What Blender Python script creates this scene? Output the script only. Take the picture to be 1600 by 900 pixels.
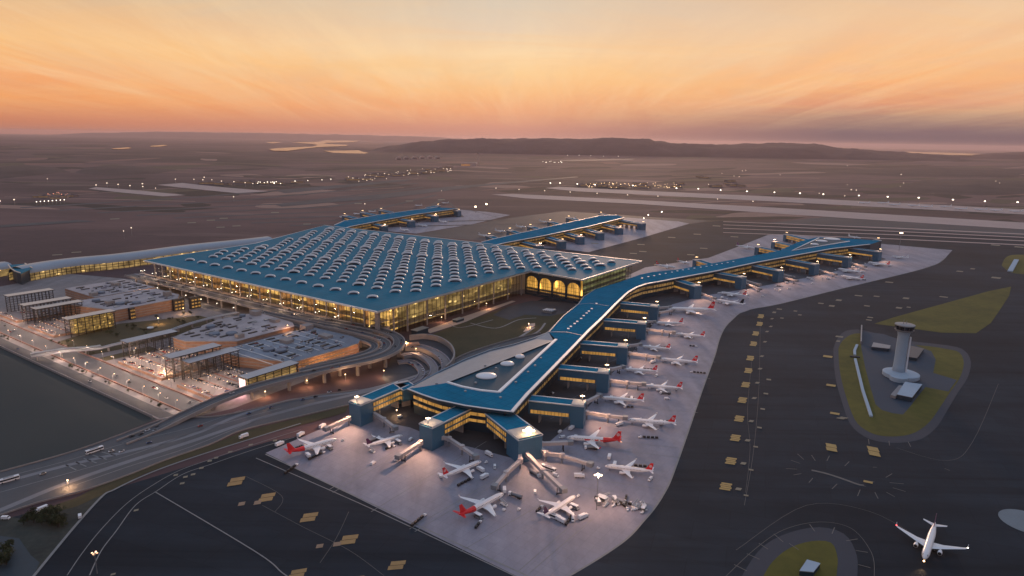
import bpy, bmesh, math, random
from mathutils import Matrix, Vector
random.seed(11)
scene = bpy.context.scene
for o in list(bpy.data.objects):
    bpy.data.objects.remove(o)
COL = scene.collection

# ---------------------------------------------------------------- camera
FPX, CX, CY = 1050.0, 800.0, 450.0          # focal length and centre on the 1600 px wide photograph
ROLL = math.radians(0.95)
CAM_H = 255.0
HOR = 218.0
PITCH = math.atan((CY - HOR) * math.cos(ROLL) / FPX)
cam_data = bpy.data.cameras.new("camera")
cam = bpy.data.objects.new("camera", cam_data)
COL.objects.link(cam)
cam_data.sensor_width = 36.0
cam_data.lens = 36.0 * FPX / 1600.0
cam_data.clip_start = 1.0
cam_data.clip_end = 200000.0
_r0 = Vector((1, 0, 0)); _u0 = Vector((0, math.sin(PITCH), math.cos(PITCH)))
_f = Vector((0, math.cos(PITCH), -math.sin(PITCH)))
_c, _s = math.cos(ROLL), math.sin(ROLL)
_right = _r0 * _c + _u0 * _s
_up = _r0 * -_s + _u0 * _c
m = Matrix.Identity(4)
for i in range(3):
    m[i][0] = _right[i]; m[i][1] = _up[i]; m[i][2] = -_f[i]
m[2][3] = CAM_H
cam.matrix_world = m
scene.camera = cam

# ---------------------------------------------------------------- sky
world = bpy.data.worlds.new("World")
scene.world = world
world.use_nodes = True
SUN_EL, SUN_AZ = math.radians(4.5), math.radians(8.0)    # sun low and straight ahead, slightly right
wn, wl = world.node_tree.nodes, world.node_tree.links
wn.clear()
class W:
    """small node-building helpers for the world tree"""
    def __init__(s, nodes, links): s.n, s.l = nodes, links
    def put(s, sock, v):
        if hasattr(v, 'links'): s.l.new(v, sock)
        elif isinstance(v, (int, float)) and sock.type in ('RGBA', 'VECTOR'):
            sock.default_value = (v,) * len(sock.default_value)
        else: sock.default_value = v
    def math(s, op, a, b=0.0, c=None, clamp=False):
        x = s.n.new('ShaderNodeMath'); x.operation = op; x.use_clamp = clamp
        s.put(x.inputs[0], a); s.put(x.inputs[1], b)
        if c is not None: s.put(x.inputs[2], c)
        return x.outputs[0]
    def ramp(s, fac, stops, interp='LINEAR'):
        x = s.n.new('ShaderNodeValToRGB'); x.color_ramp.interpolation = interp
        e = x.color_ramp.elements
        while len(e) < len(stops): e.new(0.5)
        for k, (p, c) in enumerate(stops):
            e[k].position = p
            e[k].color = (c[0], c[1], c[2], 1) if not isinstance(c, (int, float)) else (c, c, c, 1)
        s.put(x.inputs[0], fac)
        return x.outputs[0]
    def mix(s, fac, a, b, kind='MIX'):
        x = s.n.new('ShaderNodeMix'); x.data_type = 'RGBA'; x.blend_type = kind
        s.put(x.inputs[0], fac)
        for sock, v in ((x.inputs[6], a), (x.inputs[7], b)):
            if isinstance(v, tuple): v = (v[0], v[1], v[2], 1)
            s.put(sock, v)
        return x.outputs[2]
    def noise(s, vec, scale, detail=4, rough=0.5, dist=0.0, out=0):
        x = s.n.new('ShaderNodeTexNoise'); x.inputs['Scale'].default_value = scale
        x.inputs['Detail'].default_value = detail; x.inputs['Roughness'].default_value = rough
        x.inputs['Distortion'].default_value = dist
        if vec is not None: s.l.new(vec, x.inputs['Vector'])
        return x.outputs[out]
    def mapping(s, vec, scale=(1, 1, 1), rot=(0, 0, 0), loc=(0, 0, 0)):
        x = s.n.new('ShaderNodeMapping'); s.l.new(vec, x.inputs[0])
        x.inputs['Scale'].default_value = scale; x.inputs['Rotation'].default_value = rot
        x.inputs['Location'].default_value = loc
        return x.outputs[0]
w = W(wn, wl)
def lin(r, g, b):
    f = lambda c: (c / 255 / 12.92) if c / 255 <= 0.04045 else ((c / 255 + 0.055) / 1.055) ** 2.4
    return (f(r), f(g), f(b))
tc = wn.new('ShaderNodeTexCoord')
sep = wn.new('ShaderNodeSeparateXYZ'); wl.new(tc.outputs['Generated'], sep.inputs[0])
X, Y, Z = sep.outputs
el = w.math('MULTIPLY', w.math('ARCSINE', Z), 180 / math.pi)              # elevation in degrees
az = w.math('MULTIPLY', w.math('ARCTAN2', X, Y), 180 / math.pi)          # azimuth, 0 straight ahead, right positive
e01 = w.math('DIVIDE', el, 15.0, clamp=True)
azn = w.math('ADD', w.math('DIVIDE', az, 90.0), 0.5, clamp=True)          # 0 at 45 deg left, 1 at 45 deg right
# colour of the cloud-veiled evening sky by elevation: left, centre and right of the sunset
left = w.ramp(e01, [(0.0, lin(190, 120, 96)), (0.065, lin(214, 136, 98)), (0.15, lin(242, 160, 98)), (0.24, lin(246, 168, 110)), (0.40, lin(250, 190, 124)),
                    (0.50, lin(238, 184, 130)), (0.62, lin(218, 186, 148)), (0.85, lin(198, 176, 156))])
mid = w.ramp(e01, [(0.0, lin(196, 142, 128)), (0.065, lin(214, 150, 128)), (0.15, lin(240, 168, 124)), (0.24, lin(251, 188, 132)), (0.35, lin(255, 208, 150)), (0.45, lin(254, 219, 174)),
                   (0.57, lin(234, 208, 180)), (0.71, lin(220, 203, 182)), (1.0, lin(200, 190, 180))])
right = w.ramp(e01, [(0.0, lin(100, 88, 98)), (0.07, lin(130, 106, 110)), (0.14, lin(176, 134, 118)), (0.20, lin(226, 154, 118)), (0.30, lin(250, 180, 125)),
                     (0.45, lin(250, 194, 144)), (0.60, lin(240, 199, 160)), (0.80, lin(220, 190, 162))])
lm = w.ramp(azn, [(0.08, 0.0), (0.48, 1.0)])
mr = w.ramp(azn, [(0.50, 0.0), (0.78, 1.0)])
glow = w.mix(mr, w.mix(lm, left, mid), right)
# cirrus seen in perspective: streaks on a high flat layer
den = w.math('ADD', w.math('MAXIMUM', Z, 0.0), 0.10)
cmb = wn.new('ShaderNodeCombineXYZ')
wl.new(w.math('DIVIDE', X, den), cmb.inputs[0]); wl.new(w.math('DIVIDE', Y, den), cmb.inputs[1])
plane = cmb.outputs[0]
st1 = w.noise(w.mapping(plane, (1.5, 0.22, 1), (0, 0, math.radians(9))), 1.2, 10, 0.68, 0.9)
st2 = w.noise(w.mapping(plane, (0.9, 0.30, 1), (0, 0, math.radians(-22)), (3, 1, 0)), 1.5, 10, 0.66, 1.2)
st3 = w.noise(w.mapping(plane, (0.35, 1.1, 1), (0, 0, math.radians(12)), (7, 2, 0)), 1.6, 10, 0.66, 1.0)
c1 = w.ramp(st1, [(0.42, 0.0), (0.68, 1.0)])
c2 = w.ramp(st2, [(0.44, 0.0), (0.70, 1.0)])
c3 = w.ramp(st3, [(0.42, 0.0), (0.66, 1.0)])
hi = w.ramp(e01, [(0.05, 0.0), (0.25, 1.0), (0.45, 1.0), (0.70, 0.55)])
sky = w.mix(w.math('MULTIPLY', w.math('MULTIPLY', c1, hi), 0.42), glow, lin(255, 224, 178))
sky = w.mix(w.math('MULTIPLY', w.math('MULTIPLY', c2, hi), 0.26), sky, lin(216, 182, 156))
sky = w.mix(w.math('MULTIPLY', w.math('MULTIPLY', c3, hi), 0.30), sky, lin(252, 196, 130))
# above and behind: real twilight sky
nis = wn.new('ShaderNodeTexSky'); nis.sky_type = 'NISHITA'; nis.sun_disc = False
nis.sun_elevation = SUN_EL; nis.sun_rotation = SUN_AZ
nis.altitude = 100
over = w.mix(1.0, w.mix(1.0, nis.outputs[0], (0.07, 0.07, 0.07), 'MULTIPLY'), lin(148, 166, 196), 'ADD')
back = w.ramp(w.math('DIVIDE', el, 60.0, clamp=True), [(0.0, lin(176, 152, 148)), (0.35, lin(160, 156, 166)), (1.0, lin(146, 160, 184))])
up = w.ramp(w.math('DIVIDE', el, 45.0, clamp=True), [(0.30, 0.0), (0.72, 1.0)], 'EASE')
front = w.ramp(w.math('ADD', w.math('MULTIPLY', Y, 0.5), 0.5), [(0.42, 0.0), (0.75, 1.0)], 'EASE')
out = w.mix(up, sky, over)
out = w.mix(front, back, out)
bg = wn.new('ShaderNodeBackground'); wl.new(out, bg.inputs[0]); bg.inputs[1].default_value = 1.0
wo = wn.new('ShaderNodeOutputWorld'); wl.new(bg.outputs[0], wo.inputs[0])

# ---------------------------------------------------------------- last sunlight, weak, from ahead
sd = bpy.data.lights.new("sun", 'SUN'); sun = bpy.data.objects.new("sun", sd); COL.objects.link(sun)
sd.energy = 1.3; sd.angle = math.radians(8); sd.color = (1.0, 0.62, 0.40)
tosun = Vector((math.sin(SUN_AZ) * math.cos(SUN_EL), math.cos(SUN_AZ) * math.cos(SUN_EL), math.sin(SUN_EL)))
sun.rotation_euler = tosun.to_track_quat('Z', 'Y').to_euler()

scene.view_settings.view_transform = 'Standard'
scene.view_settings.look = 'None'
scene.view_settings.exposure = 0.0
scene.view_settings.gamma = 1.0
scene.view_settings.use_curve_mapping = False
scene.cycles.use_denoising = True
scene.cycles.max_bounces = 6
scene.cycles.diffuse_bounces = 2
scene.cycles.glossy_bounces = 3
scene.cycles.transparent_max_bounces = 8
scene.cycles.volume_bounces = 0
scene.cycles.sample_clamp_indirect = 4.0
scene.cycles.use_fast_gi = False

# ---------------------------------------------------------------- helpers
def at(px, py, z=0.0):
    """place on the level z that the photograph shows at (px, py)"""
    u = px - CX; v = CY - py
    x = u * _c - v * _s; y = u * _s + v * _c
    d = _r0 * x + _u0 * y + _f * FPX
    t = (z - CAM_H) / d.z
    return Vector((d.x * t, d.y * t, z))
def ats(pts, z=0.0): return [at(p[0], p[1], z) for p in pts]
def rise(bx, by, ty):
    """height of something whose foot is at (bx,by) and top at row ty"""
    p = at(bx, by)
    lo, hi = 0.0, 300.0
    for _ in range(40):
        z = (lo + hi) / 2
        q = Vector((p.x, p.y, z - CAM_H)); yy = CY - (q.dot(_up) / q.dot(_f) * FPX)
        if yy > ty: lo = z
        else: hi = z
    return lo

MAT = {}
def material(name, color, rough=0.8, metal=0.0, var=0.15, vscale=0.05, emis=None, estr=0.0, col2=None, spec=None, extra=None, bump=0.0):
    """procedural surface: base colour broken up by two scales of noise"""
    if name in MAT: return MAT[name]
    mt = bpy.data.materials.new(name); mt.use_nodes = True
    n, l = mt.node_tree.nodes, mt.node_tree.links
    b = n['Principled BSDF']
    b.inputs['Roughness'].default_value = rough; b.inputs['Metallic'].default_value = metal
    if spec is not None: b.inputs['Specular IOR Level'].default_value = spec
    t = W(n, l)
    g = n.new('ShaderNodeNewGeometry'); pos = g.outputs['Position']
    n1 = t.noise(pos, vscale, 5, 0.6); n2 = t.noise(pos, vscale * 9, 3, 0.6)
    f = t.math('ADD', t.math('MULTIPLY', n1, 0.65), t.math('MULTIPLY', n2, 0.35))
    f = t.ramp(f, [(0.30, 0.0), (0.70, 1.0)])
    lo = tuple(c * (1 - var) for c in color); hi_ = col2 if col2 else tuple(min(1, c * (1 + var)) for c in color)
    c = t.mix(f, lo, hi_)
    if extra: c = extra(t, pos, c)
    l.new(c, b.inputs['Base Color'])
    if bump:
        bn = n.new('ShaderNodeBump'); bn.inputs['Strength'].default_value = bump; bn.inputs['Distance'].default_value = 0.5
        l.new(n2, bn.inputs['Height']); l.new(bn.outputs[0], b.inputs['Normal'])
    if emis:
        b.inputs['Emission Color'].default_value = (*emis, 1); b.inputs['Emission Strength'].default_value = estr
        mt.cycles.emission_sampling = 'NONE'
    MAT[name] = mt
    return mt

class MB:
    """collects geometry for one mesh"""
    def __init__(s): s.v, s.f, s.m = [], [], []
    def poly(s, pts, m=0):
        k = len(s.v); s.v += [tuple(p) for p in pts]; s.f.append(tuple(range(k, k + len(pts)))); s.m.append(m)
    def prism(s, pts, z0, z1, m=0, mt=None, mb=None):
        pts = [(p[0], p[1]) for p in pts]
        a = sum(pts[i][0] * pts[(i + 1) % len(pts)][1] - pts[(i + 1) % len(pts)][0] * pts[i][1] for i in range(len(pts)))
        if a < 0: pts = pts[::-1]
        n = len(pts); k = len(s.v)
        s.v += [(x, y, z0) for x, y in pts] + [(x, y, z1) for x, y in pts]
        s.f.append(tuple(range(k + n, k + 2 * n))); s.m.append(m if mt is None else mt)
        s.f.append(tuple(range(k + n - 1, k - 1, -1))); s.m.append(m if mb is None else mb)
        for i in range(n):
            j = (i + 1) % n
            s.f.append((k + i, k + j, k + n + j, k + n + i)); s.m.append(m)
    def box(s, c, size, rz=0.0, m=0, mt=None):
        """box standing on c.z"""
        ca, sa = math.cos(rz), math.sin(rz); hx, hy = size[0] / 2, size[1] / 2
        pts = [(c[0] + x * ca - y * sa, c[1] + x * sa + y * ca) for x, y in ((-hx, -hy), (hx, -hy), (hx, hy), (-hx, hy))]
        s.prism(pts, c[2], c[2] + size[2], m, mt)
    def bar(s, p, q, wd, ht, m=0, mt=None):
        """beam from p to q, p and q on its underside"""
        p, q = Vector(p), Vector(q); d = (q - p); h = Vector((d.x, d.y, 0))
        if h.length < 1e-6: s.box((p.x, p.y, min(p.z, q.z)), (wd, ht, abs(d.z)), 0, m); return
        side = Vector((-h.y, h.x, 0)).normalized() * wd / 2; u = Vector((0, 0, ht))
        k = len(s.v)
        for a in (p, q):
            s.v += [tuple(a - side), tuple(a + side), tuple(a + side + u), tuple(a - side + u)]
        for f, mm in (((0, 1, 5, 4), m), ((2, 3, 7, 6), m if mt is None else mt), ((1, 2, 6, 5), m), ((3, 0, 4, 7), m), ((0, 3, 2, 1), m), ((4, 5, 6, 7), m)):
            s.f.append(tuple(k + i for i in f)); s.m.append(mm)
    def path(s, pts, wd, ht, m=0, mt=None, closed=False):
        """continuous strip of width wd and thickness ht along pts (mitred)"""
        P = [Vector(p) for p in pts]; n = len(P)
        def sd(i):
            a = P[i - 1] if i > 0 or closed else P[i]; b = P[(i + 1) % n] if i < n - 1 or closed else P[i]
            d = b - a; d.z = 0; d.normalize(); return Vector((-d.y, d.x, 0)) * wd / 2
        k = len(s.v)
        for i in range(n):
            a = sd(i); u = Vector((0, 0, ht))
            s.v += [tuple(P[i] - a), tuple(P[i] + a), tuple(P[i] + a + u), tuple(P[i] - a + u)]
        for i in range(n if closed else n - 1):
            A = k + 4 * i; B = k + 4 * ((i + 1) % n)
            for f, mm in (((A, A + 1, B + 1, B), m), ((A + 2, A + 3, B + 3, B + 2), m if mt is None else mt), ((A + 1, A + 2, B + 2, B + 1), m), ((A + 3, A, B, B + 3), m)):
                s.f.append(f); s.m.append(mm)
        if not closed:
            s.f.append((k, k + 3, k + 2, k + 1)); s.m.append(m)
            e = k + 4 * (n - 1); s.f.append((e, e + 1, e + 2, e + 3)); s.m.append(m)
    def ribbon(s, pts, wd, m=0):
        """flat sheet of width wd along pts"""
        P = [Vector(p) for p in pts]; n = len(P); k = len(s.v)
        for i in range(n):
            d = P[min(i + 1, n - 1)] - P[max(i - 1, 0)]; d.z = 0; d.normalize(); a = Vector((-d.y, d.x, 0)) * (wd[i] if isinstance(wd, (list, tuple)) else wd) / 2
            s.v += [tuple(P[i] + a), tuple(P[i] - a)]
        for i in range(n - 1):
            A = k + 2 * i; s.f.append((A, A + 1, A + 3, A + 2)); s.m.append(m)
    def rings(s, rings, m=0, cap=True, closed=False):
        k = len(s.v); n = len(rings[0])
        for r in rings: s.v += [tuple(p) for p in r]
        for i in range(len(rings) - 1):
            for j in range(n):
                a = k + i * n + j; b = k + i * n + (j + 1) % n
                s.f.append((a, b, b + n, a + n)); s.m.append(m)
        if cap:
            s.f.append(tuple(k + j for j in range(n - 1, -1, -1))); s.m.append(m)
            e = k + (len(rings) - 1) * n; s.f.append(tuple(e + j for j in range(n))); s.m.append(m)
    def lathe(s, c, prof, n=16, m=0):
        s.rings([[(c[0] + r * math.cos(2 * math.pi * j / n), c[1] + r * math.sin(2 * math.pi * j / n), c[2] + z) for j in range(n)] for r, z in prof], m)
    def tube(s, p, q, r, n=8, m=0, r2=None):
        p, q = Vector(p), Vector(q); d = (q - p).normalized(); a = d.orthogonal().normalized(); b = d.cross(a)
        s.rings([[o + (a * math.cos(2 * math.pi * j / n) + b * math.sin(2 * math.pi * j / n)) * rr for j in range(n)] for o, rr in ((p, r), (q, r if r2 is None else r2))], m)
    def ball(s, c, r, m=0, n=8, sc=(1, 1, 1)):
        R = []
        for i in range(1, n):
            t = math.pi * i / n
            R.append([(c[0] + r * sc[0] * math.sin(t) * math.cos(2 * math.pi * j / (n + 2)), c[1] + r * sc[1] * math.sin(t) * math.sin(2 * math.pi * j / (n + 2)), c[2] - r * sc[2] * math.cos(t)) for j in range(n + 2)])
        s.rings(R, m)
    def build(s, name, mats, parent=None, smooth=False, fix=True):
        me = bpy.data.meshes.new(name)
        org = getpos(parent) if parent is not None else Vector((0, 0, 0))
        me.from_pydata([(x - org.x, y - org.y, z - org.z) for x, y, z in s.v], [], s.f)
        for mt in (mats if isinstance(mats, (list, tuple)) else [mats]): me.materials.append(mt)
        me.polygons.foreach_set('material_index', s.m)
        if fix:
            bm = bmesh.new(); bm.from_mesh(me); bmesh.ops.recalc_face_normals(bm, faces=bm.faces); bm.to_mesh(me); bm.free()
        if smooth: me.polygons.foreach_set('use_smooth', [True] * len(me.polygons))
        o = bpy.data.objects.new(name, me); COL.objects.link(o)
        if parent is not None: o.parent = parent
        return o
POS = {}
def getpos(o):
    """world position of a parent built at its thing's base (parents are unrotated while parts are being built)"""
    p = Vector((0, 0, 0))
    while o is not None:
        p += o.location; o = o.parent
    return p
def thing(name, label, cat, loc=(0, 0, 0), rz=0.0, group=None):
    o = bpy.data.objects.new(name, None); COL.objects.link(o); o.empty_display_size = 2
    o.location = loc; o.rotation_euler = (0, 0, rz); o['label'] = label; o['category'] = cat
    if group: o['group'] = group
    return o
def tag(o, label, cat, group=None, kind=None):
    o['label'] = label; o['category'] = cat
    if group: o['group'] = group
    if kind: o['kind'] = kind
    return o
def copy_tree(o, parent=None):
    c = o.copy(); COL.objects.link(c)
    if parent is not None: c.parent = parent
    for ch in o.children: copy_tree(ch, c)
    return c
def structure(name, mb, mats, **k):
    o = mb.build(name, mats, **k); o['kind'] = 'structure'; return o
def smooth_path(pts, n=6):
    """Catmull-Rom through pts"""
    P = [Vector(p) for p in pts]; out = []
    for i in range(len(P) - 1):
        a = P[max(i - 1, 0)]; b = P[i]; c = P[i + 1]; d = P[min(i + 2, len(P) - 1)]
        for k in range(n):
            t = k / n
            out.append(0.5 * ((2 * b) + (c - a) * t + (2 * a - 5 * b + 4 * c - d) * t * t + (3 * b - a - 3 * c + d) * t ** 3))
    out.append(P[-1]); return out
def offset(pts, dist):
    out = []
    for i, p in enumerate(pts):
        a = pts[max(i - 1, 0)]; b = pts[min(i + 1, len(pts) - 1)]; d = b - a; d.z = 0; d.normalize()
        out.append(p + Vector((-d.y, d.x, 0)) * dist)
    return out
def lift(pts, z): return [Vector((p[0], p[1], z)) for p in pts]
def walk(pts, step):
    """points every step metres along pts, with heading"""
    out = []; acc = 0.0; nxt = 0.0
    for a, b in zip(pts[:-1], pts[1:]):
        L = (b - a).length
        while nxt <= acc + L:
            t = (nxt - acc) / L; out.append((a.lerp(b, t), math.atan2(b.y - a.y, b.x - a.x))); nxt += step
        acc += L
    return out

# ---------------------------------------------------------------- materials
def slabs(size, dark=0.78, rot=0.6):
    def fn(t, pos, c):
        b = t.n.new('ShaderNodeTexBrick'); b.offset = 0.0
        b.inputs['Scale'].default_value = 1.0; b.inputs['Brick Width'].default_value = size; b.inputs['Row Height'].default_value = size
        b.inputs['Mortar Size'].default_value = 0.16; b.inputs['Mortar Smooth'].default_value = 0.6
        b.inputs['Color1'].default_value = (1, 1, 1, 1); b.inputs['Color2'].default_value = (0.90, 0.90, 0.92, 1); b.inputs['Mortar'].default_value = (dark, dark, dark, 1)
        t.l.new(t.mapping(pos, (1, 1, 1), (0, 0, rot)), b.inputs['Vector'])
        c = t.mix(1.0, c, b.outputs['Color'], 'MULTIPLY')
        s1 = t.ramp(t.noise(t.mapping(pos, (1, 0.25, 1), (0, 0, rot + 0.5)), 0.035, 6, 0.65, 0.4), [(0.36, 0.70), (0.62, 1.0)])
        return t.mix(1.0, c, s1, 'MULTIPLY')
    return fn
def seams(w_, rot, dark=0.75):
    def fn(t, pos, c):
        b = t.n.new('ShaderNodeTexBrick'); b.offset = 0.0
        b.inputs['Scale'].default_value = 1.0; b.inputs['Brick Width'].default_value = w_; b.inputs['Row Height'].default_value = w_
        b.inputs['Mortar Size'].default_value = 0.35; b.inputs['Mortar Smooth'].default_value = 0.5
        b.inputs['Color1'].default_value = (1, 1, 1, 1); b.inputs['Color2'].default_value = (0.88, 0.90, 0.92, 1); b.inputs['Mortar'].default_value = (dark,) * 3 + (1,)
        t.l.new(t.mapping(pos, (1, 1, 1), (0, 0, rot)), b.inputs['Vector'])
        return t.mix(1.0, c, b.outputs['Color'], 'MULTIPLY')
    return fn
def streaks(amount=0.75, rot=0.3):
    def fn(t, pos, c):
        s1 = t.ramp(t.noise(t.mapping(pos, (0.12, 1, 1), (0, 0, rot)), 0.02, 7, 0.65, 0.5), [(0.35, amount), (0.65, 1.0)])
        s2 = t.ramp(t.noise(pos, 0.004, 4, 0.6), [(0.38, amount + 0.1), (0.62, 1.12)])
        b = t.n.new('ShaderNodeTexBrick'); b.inputs['Scale'].default_value = 1.0; b.inputs['Brick Width'].default_value = 46; b.inputs['Row Height'].default_value = 23
        b.inputs['Mortar Size'].default_value = 0.3; b.inputs['Mortar Smooth'].default_value = 0.6; b.inputs['Color1'].default_value = (1, 1, 1, 1); b.inputs['Color2'].default_value = (.84, .85, .87, 1); b.inputs['Mortar'].default_value = (.72, .72, .72, 1)
        t.l.new(t.mapping(pos, (1, 1, 1), (0, 0, rot)), b.inputs['Vector'])
        rub = t.ramp(t.noise(t.mapping(pos, (0.02, 1, 1), (0, 0, rot + 1.2)), 0.09, 4, 0.6), [(0.52, 1.0), (0.70, 0.72)])
        c = t.mix(1.0, t.mix(1.0, c, b.outputs['Color'], 'MULTIPLY'), rub, 'MULTIPLY')
        return t.mix(1.0, t.mix(1.0, c, s1, 'MULTIPLY'), s2, 'MULTIPLY')
    return fn
def farland(t, pos, c):
    a = t.ramp(t.noise(t.mapping(pos, (0.35, 1.2, 1), (0, 0, 0.15)), 0.0011, 9, 0.62, 0.6), [(0.45, 0.0), (0.57, 1.0)])
    c = t.mix(a, c, (0.130, 0.070, 0.070))
    b = t.ramp(t.noise(pos, 0.00035, 6, 0.6, 0.3), [(0.47, 0.0), (0.58, 1.0)])
    c = t.mix(t.math('MULTIPLY', b, 0.85), c, (0.014, 0.011, 0.014))
    g = t.ramp(t.noise(t.mapping(pos, (0.5, 2.0, 1), (0, 0, -0.2), (900, 0, 0)), 0.0021, 8, 0.6), [(0.56, 0.0), (0.66, 1.0)])
    return t.mix(t.math('MULTIPLY', g, 0.35), c, (0.30, 0.20, 0.17))
m_ground = material('infield_earth', (0.066, 0.036, 0.042), 0.95, var=0.35, vscale=0.004, extra=farland)
m_asph = material('dark_asphalt', (0.029, 0.042, 0.058), 0.85, var=0.14, vscale=0.01, spec=0.15, extra=streaks(0.66, 0.35))
m_asph2 = material('worn_asphalt', (0.046, 0.052, 0.066), 0.75, var=0.18, vscale=0.02, extra=streaks(0.7, 1.1))
m_road = material('road_asphalt', (0.075, 0.078, 0.086), 0.7, var=0.15, vscale=0.05)
m_conc = material('apron_concrete', (0.295, 0.288, 0.345), 0.7, var=0.12, vscale=0.012, extra=slabs(7.5))
m_run = material('runway_concrete', (0.44, 0.33, 0.30), 0.85, var=0.12, vscale=0.006)
m_pave = material('plaza_paving', (0.26, 0.235, 0.235), 0.8, var=0.16, vscale=0.05, extra=slabs(6, 0.85, 0.62))
m_grass = material('dry_grass', (0.085, 0.095, 0.010), 0.95, var=0.45, vscale=0.012, col2=(0.135, 0.120, 0.016))
m_grass2 = material('brown_grass', (0.062, 0.055, 0.020), 0.95, var=0.3, vscale=0.03, col2=(0.085, 0.065, 0.028))
m_field = material('dark_field', (0.032, 0.042, 0.042), 0.9, var=0.08, vscale=0.006)
m_paint = material('white_paint', (0.55, 0.54, 0.52), 0.7, var=0.15, vscale=0.3)
m_dimpaint = material('worn_line_paint', (0.22, 0.22, 0.22), 0.7, var=0.2, vscale=0.2)
m_yel = material('yellow_paint', (0.42, 0.28, 0.09), 0.7, var=0.15, vscale=0.3)
m_water = material('lake_water', (0.02, 0.03, 0.035), 0.16, var=0.1, vscale=0.01)
m_hill = material('hill_scrub', (0.028, 0.020, 0.024), 0.95, var=0.5, vscale=0.003, col2=(0.080, 0.054, 0.056))
m_roof = material('blue_roof_metal', (0.016, 0.182, 0.272), 0.65, 0.0, var=0.10, vscale=0.02, spec=0.05, extra=seams(9.3, math.radians(34.6), 0.74))
m_roofp = material('pier_roof_metal', (0.020, 0.188, 0.310), 0.6, 0.0, var=0.16, vscale=0.03, spec=0.0, extra=seams(9, math.radians(40), 0.72))
m_roofdk = material('dark_roof_glass', (0.016, 0.075, 0.115), 0.6, 0.0, var=0.12, vscale=0.03, spec=0.15)
m_pale = material('pale_standing_seam', (0.30, 0.33, 0.37), 0.35, 0.3, var=0.06, vscale=0.03)
m_trim = material('light_metal_trim', (0.62, 0.66, 0.70), 0.4, 0.3, var=0.06, vscale=0.1)
m_teal = material('blue_cladding', (0.045, 0.14, 0.23), 0.5, 0.1, var=0.10, vscale=0.08)
m_dkteal = material('dark_cladding', (0.014, 0.040, 0.065), 0.5, 0.1, var=0.1, vscale=0.08)
m_white = material('white_aircraft_paint', (0.80, 0.80, 0.82), 0.3, var=0.03, vscale=0.2)
m_red = material('red_aircraft_paint', (0.68, 0.025, 0.03), 0.35, var=0.05, vscale=0.2)
m_purp = material('purple_aircraft_paint', (0.05, 0.008, 0.06), 0.35, var=0.05, vscale=0.2)
m_blk = material('black_rubber', (0.012, 0.012, 0.014), 0.6, var=0.1, vscale=0.5)
m_grey = material('grey_metal', (0.25, 0.26, 0.28), 0.5, 0.4, var=0.08, vscale=0.3)
m_dark = material('dark_steel', (0.035, 0.033, 0.035), 0.5, 0.3, var=0.1, vscale=0.3)
m_win = material('dark_window_glass', (0.015, 0.02, 0.03), 0.08, var=0.02, vscale=0.3)
m_vglass = material('skylight_glass', (0.12, 0.13, 0.17), 0.15, 0.3, var=0.05, vscale=0.2)
m_brick = material('warm_brick_cladding', (0.36, 0.21, 0.14), 0.85, var=0.15, vscale=0.1,
                   extra=lambda t, pos, c: t.mix(1.0, c, t.ramp(t.noise(t.mapping(pos, (0.3, 0.3, 4)), 0.5, 3), [(0.4, 0.75), (0.6, 1.05)]), 'MULTIPLY'))
m_conc2 = material('precast_concrete', (0.30, 0.27, 0.26), 0.85, var=0.12, vscale=0.1)
m_deck = material('roof_deck_gravel', (0.50, 0.44, 0.44), 0.85, var=0.18, vscale=0.05, extra=slabs(9, 0.9, 0.62))
m_deckb = material('bluish_roof_deck', (0.27, 0.31, 0.37), 0.8, var=0.15, vscale=0.05, extra=slabs(9, 0.85, 0.62))
m_canopy = material('canopy_sheet_metal', (0.46, 0.45, 0.46), 0.6, 0.1, var=0.08, vscale=0.05)
m_cream = material('lit_cream_canopy_metal', (0.75, 0.60, 0.48), 0.6, 0.1, var=0.08, vscale=0.05)  # cream made brighter to carry the lamp light on the canopy roofs
m_tower = material('white_tower_concrete', (0.32, 0.42, 0.52), 0.7, var=0.05, vscale=0.1)
m_blueasph = material('blue_tinted_asphalt', (0.022, 0.045, 0.075), 0.8, var=0.12, vscale=0.04)

def lit(name, color, strength, dark=0.15, scale=0.12, stretch=(1, 1, 1), thr=(0.40, 0.62), sampling=False, cell=None):
    """lit interior seen through glass: emission broken up into bright and dim bays"""
    mt = bpy.data.materials.new(name); mt.use_nodes = True
    n, l = mt.node_tree.nodes, mt.node_tree.links; b = n['Principled BSDF']; t = W(n, l)
    g = n.new('ShaderNodeNewGeometry'); pos = t.mapping(g.outputs['Position'], stretch)
    f = t.ramp(t.noise(pos, scale, 5, 0.62, 0.3), [(thr[0], dark), (thr[1], 1.0)])
    if cell:
        v = n.new('ShaderNodeTexVoronoi'); v.feature = 'F1'; v.inputs['Scale'].default_value = cell; l.new(pos, v.inputs['Vector'])
        spot = t.ramp(v.outputs['Distance'], [(0.10, 3.0), (0.24, 0.0)])
        f = t.math('ADD', f, spot)
    col = t.mix(1.0, color, f, 'MULTIPLY')
    b.inputs['Base Color'].default_value = (0.10, 0.07, 0.04, 1); b.inputs['Roughness'].default_value = 0.6
    l.new(col, b.inputs['Emission Color']); b.inputs['Emission Strength'].default_value = strength
    if not sampling: mt.cycles.emission_sampling = 'NONE'
    return mt
m_gold = lit('golden_interior', (1.0, 0.56, 0.15), 1.15, 0.30, 0.07, (1, 1, 1.6), cell=0.07)
m_golddim = lit('dim_golden_interior', (0.90, 0.58, 0.20), 0.55, 0.22, 0.05, (1, 1, 2.2), (0.42, 0.68), cell=0.05)
m_green = lit('greenish_interior', (0.45, 0.45, 0.20), 0.60, 0.30, 0.05, (1, 1, 1.8), (0.40, 0.66))
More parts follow.
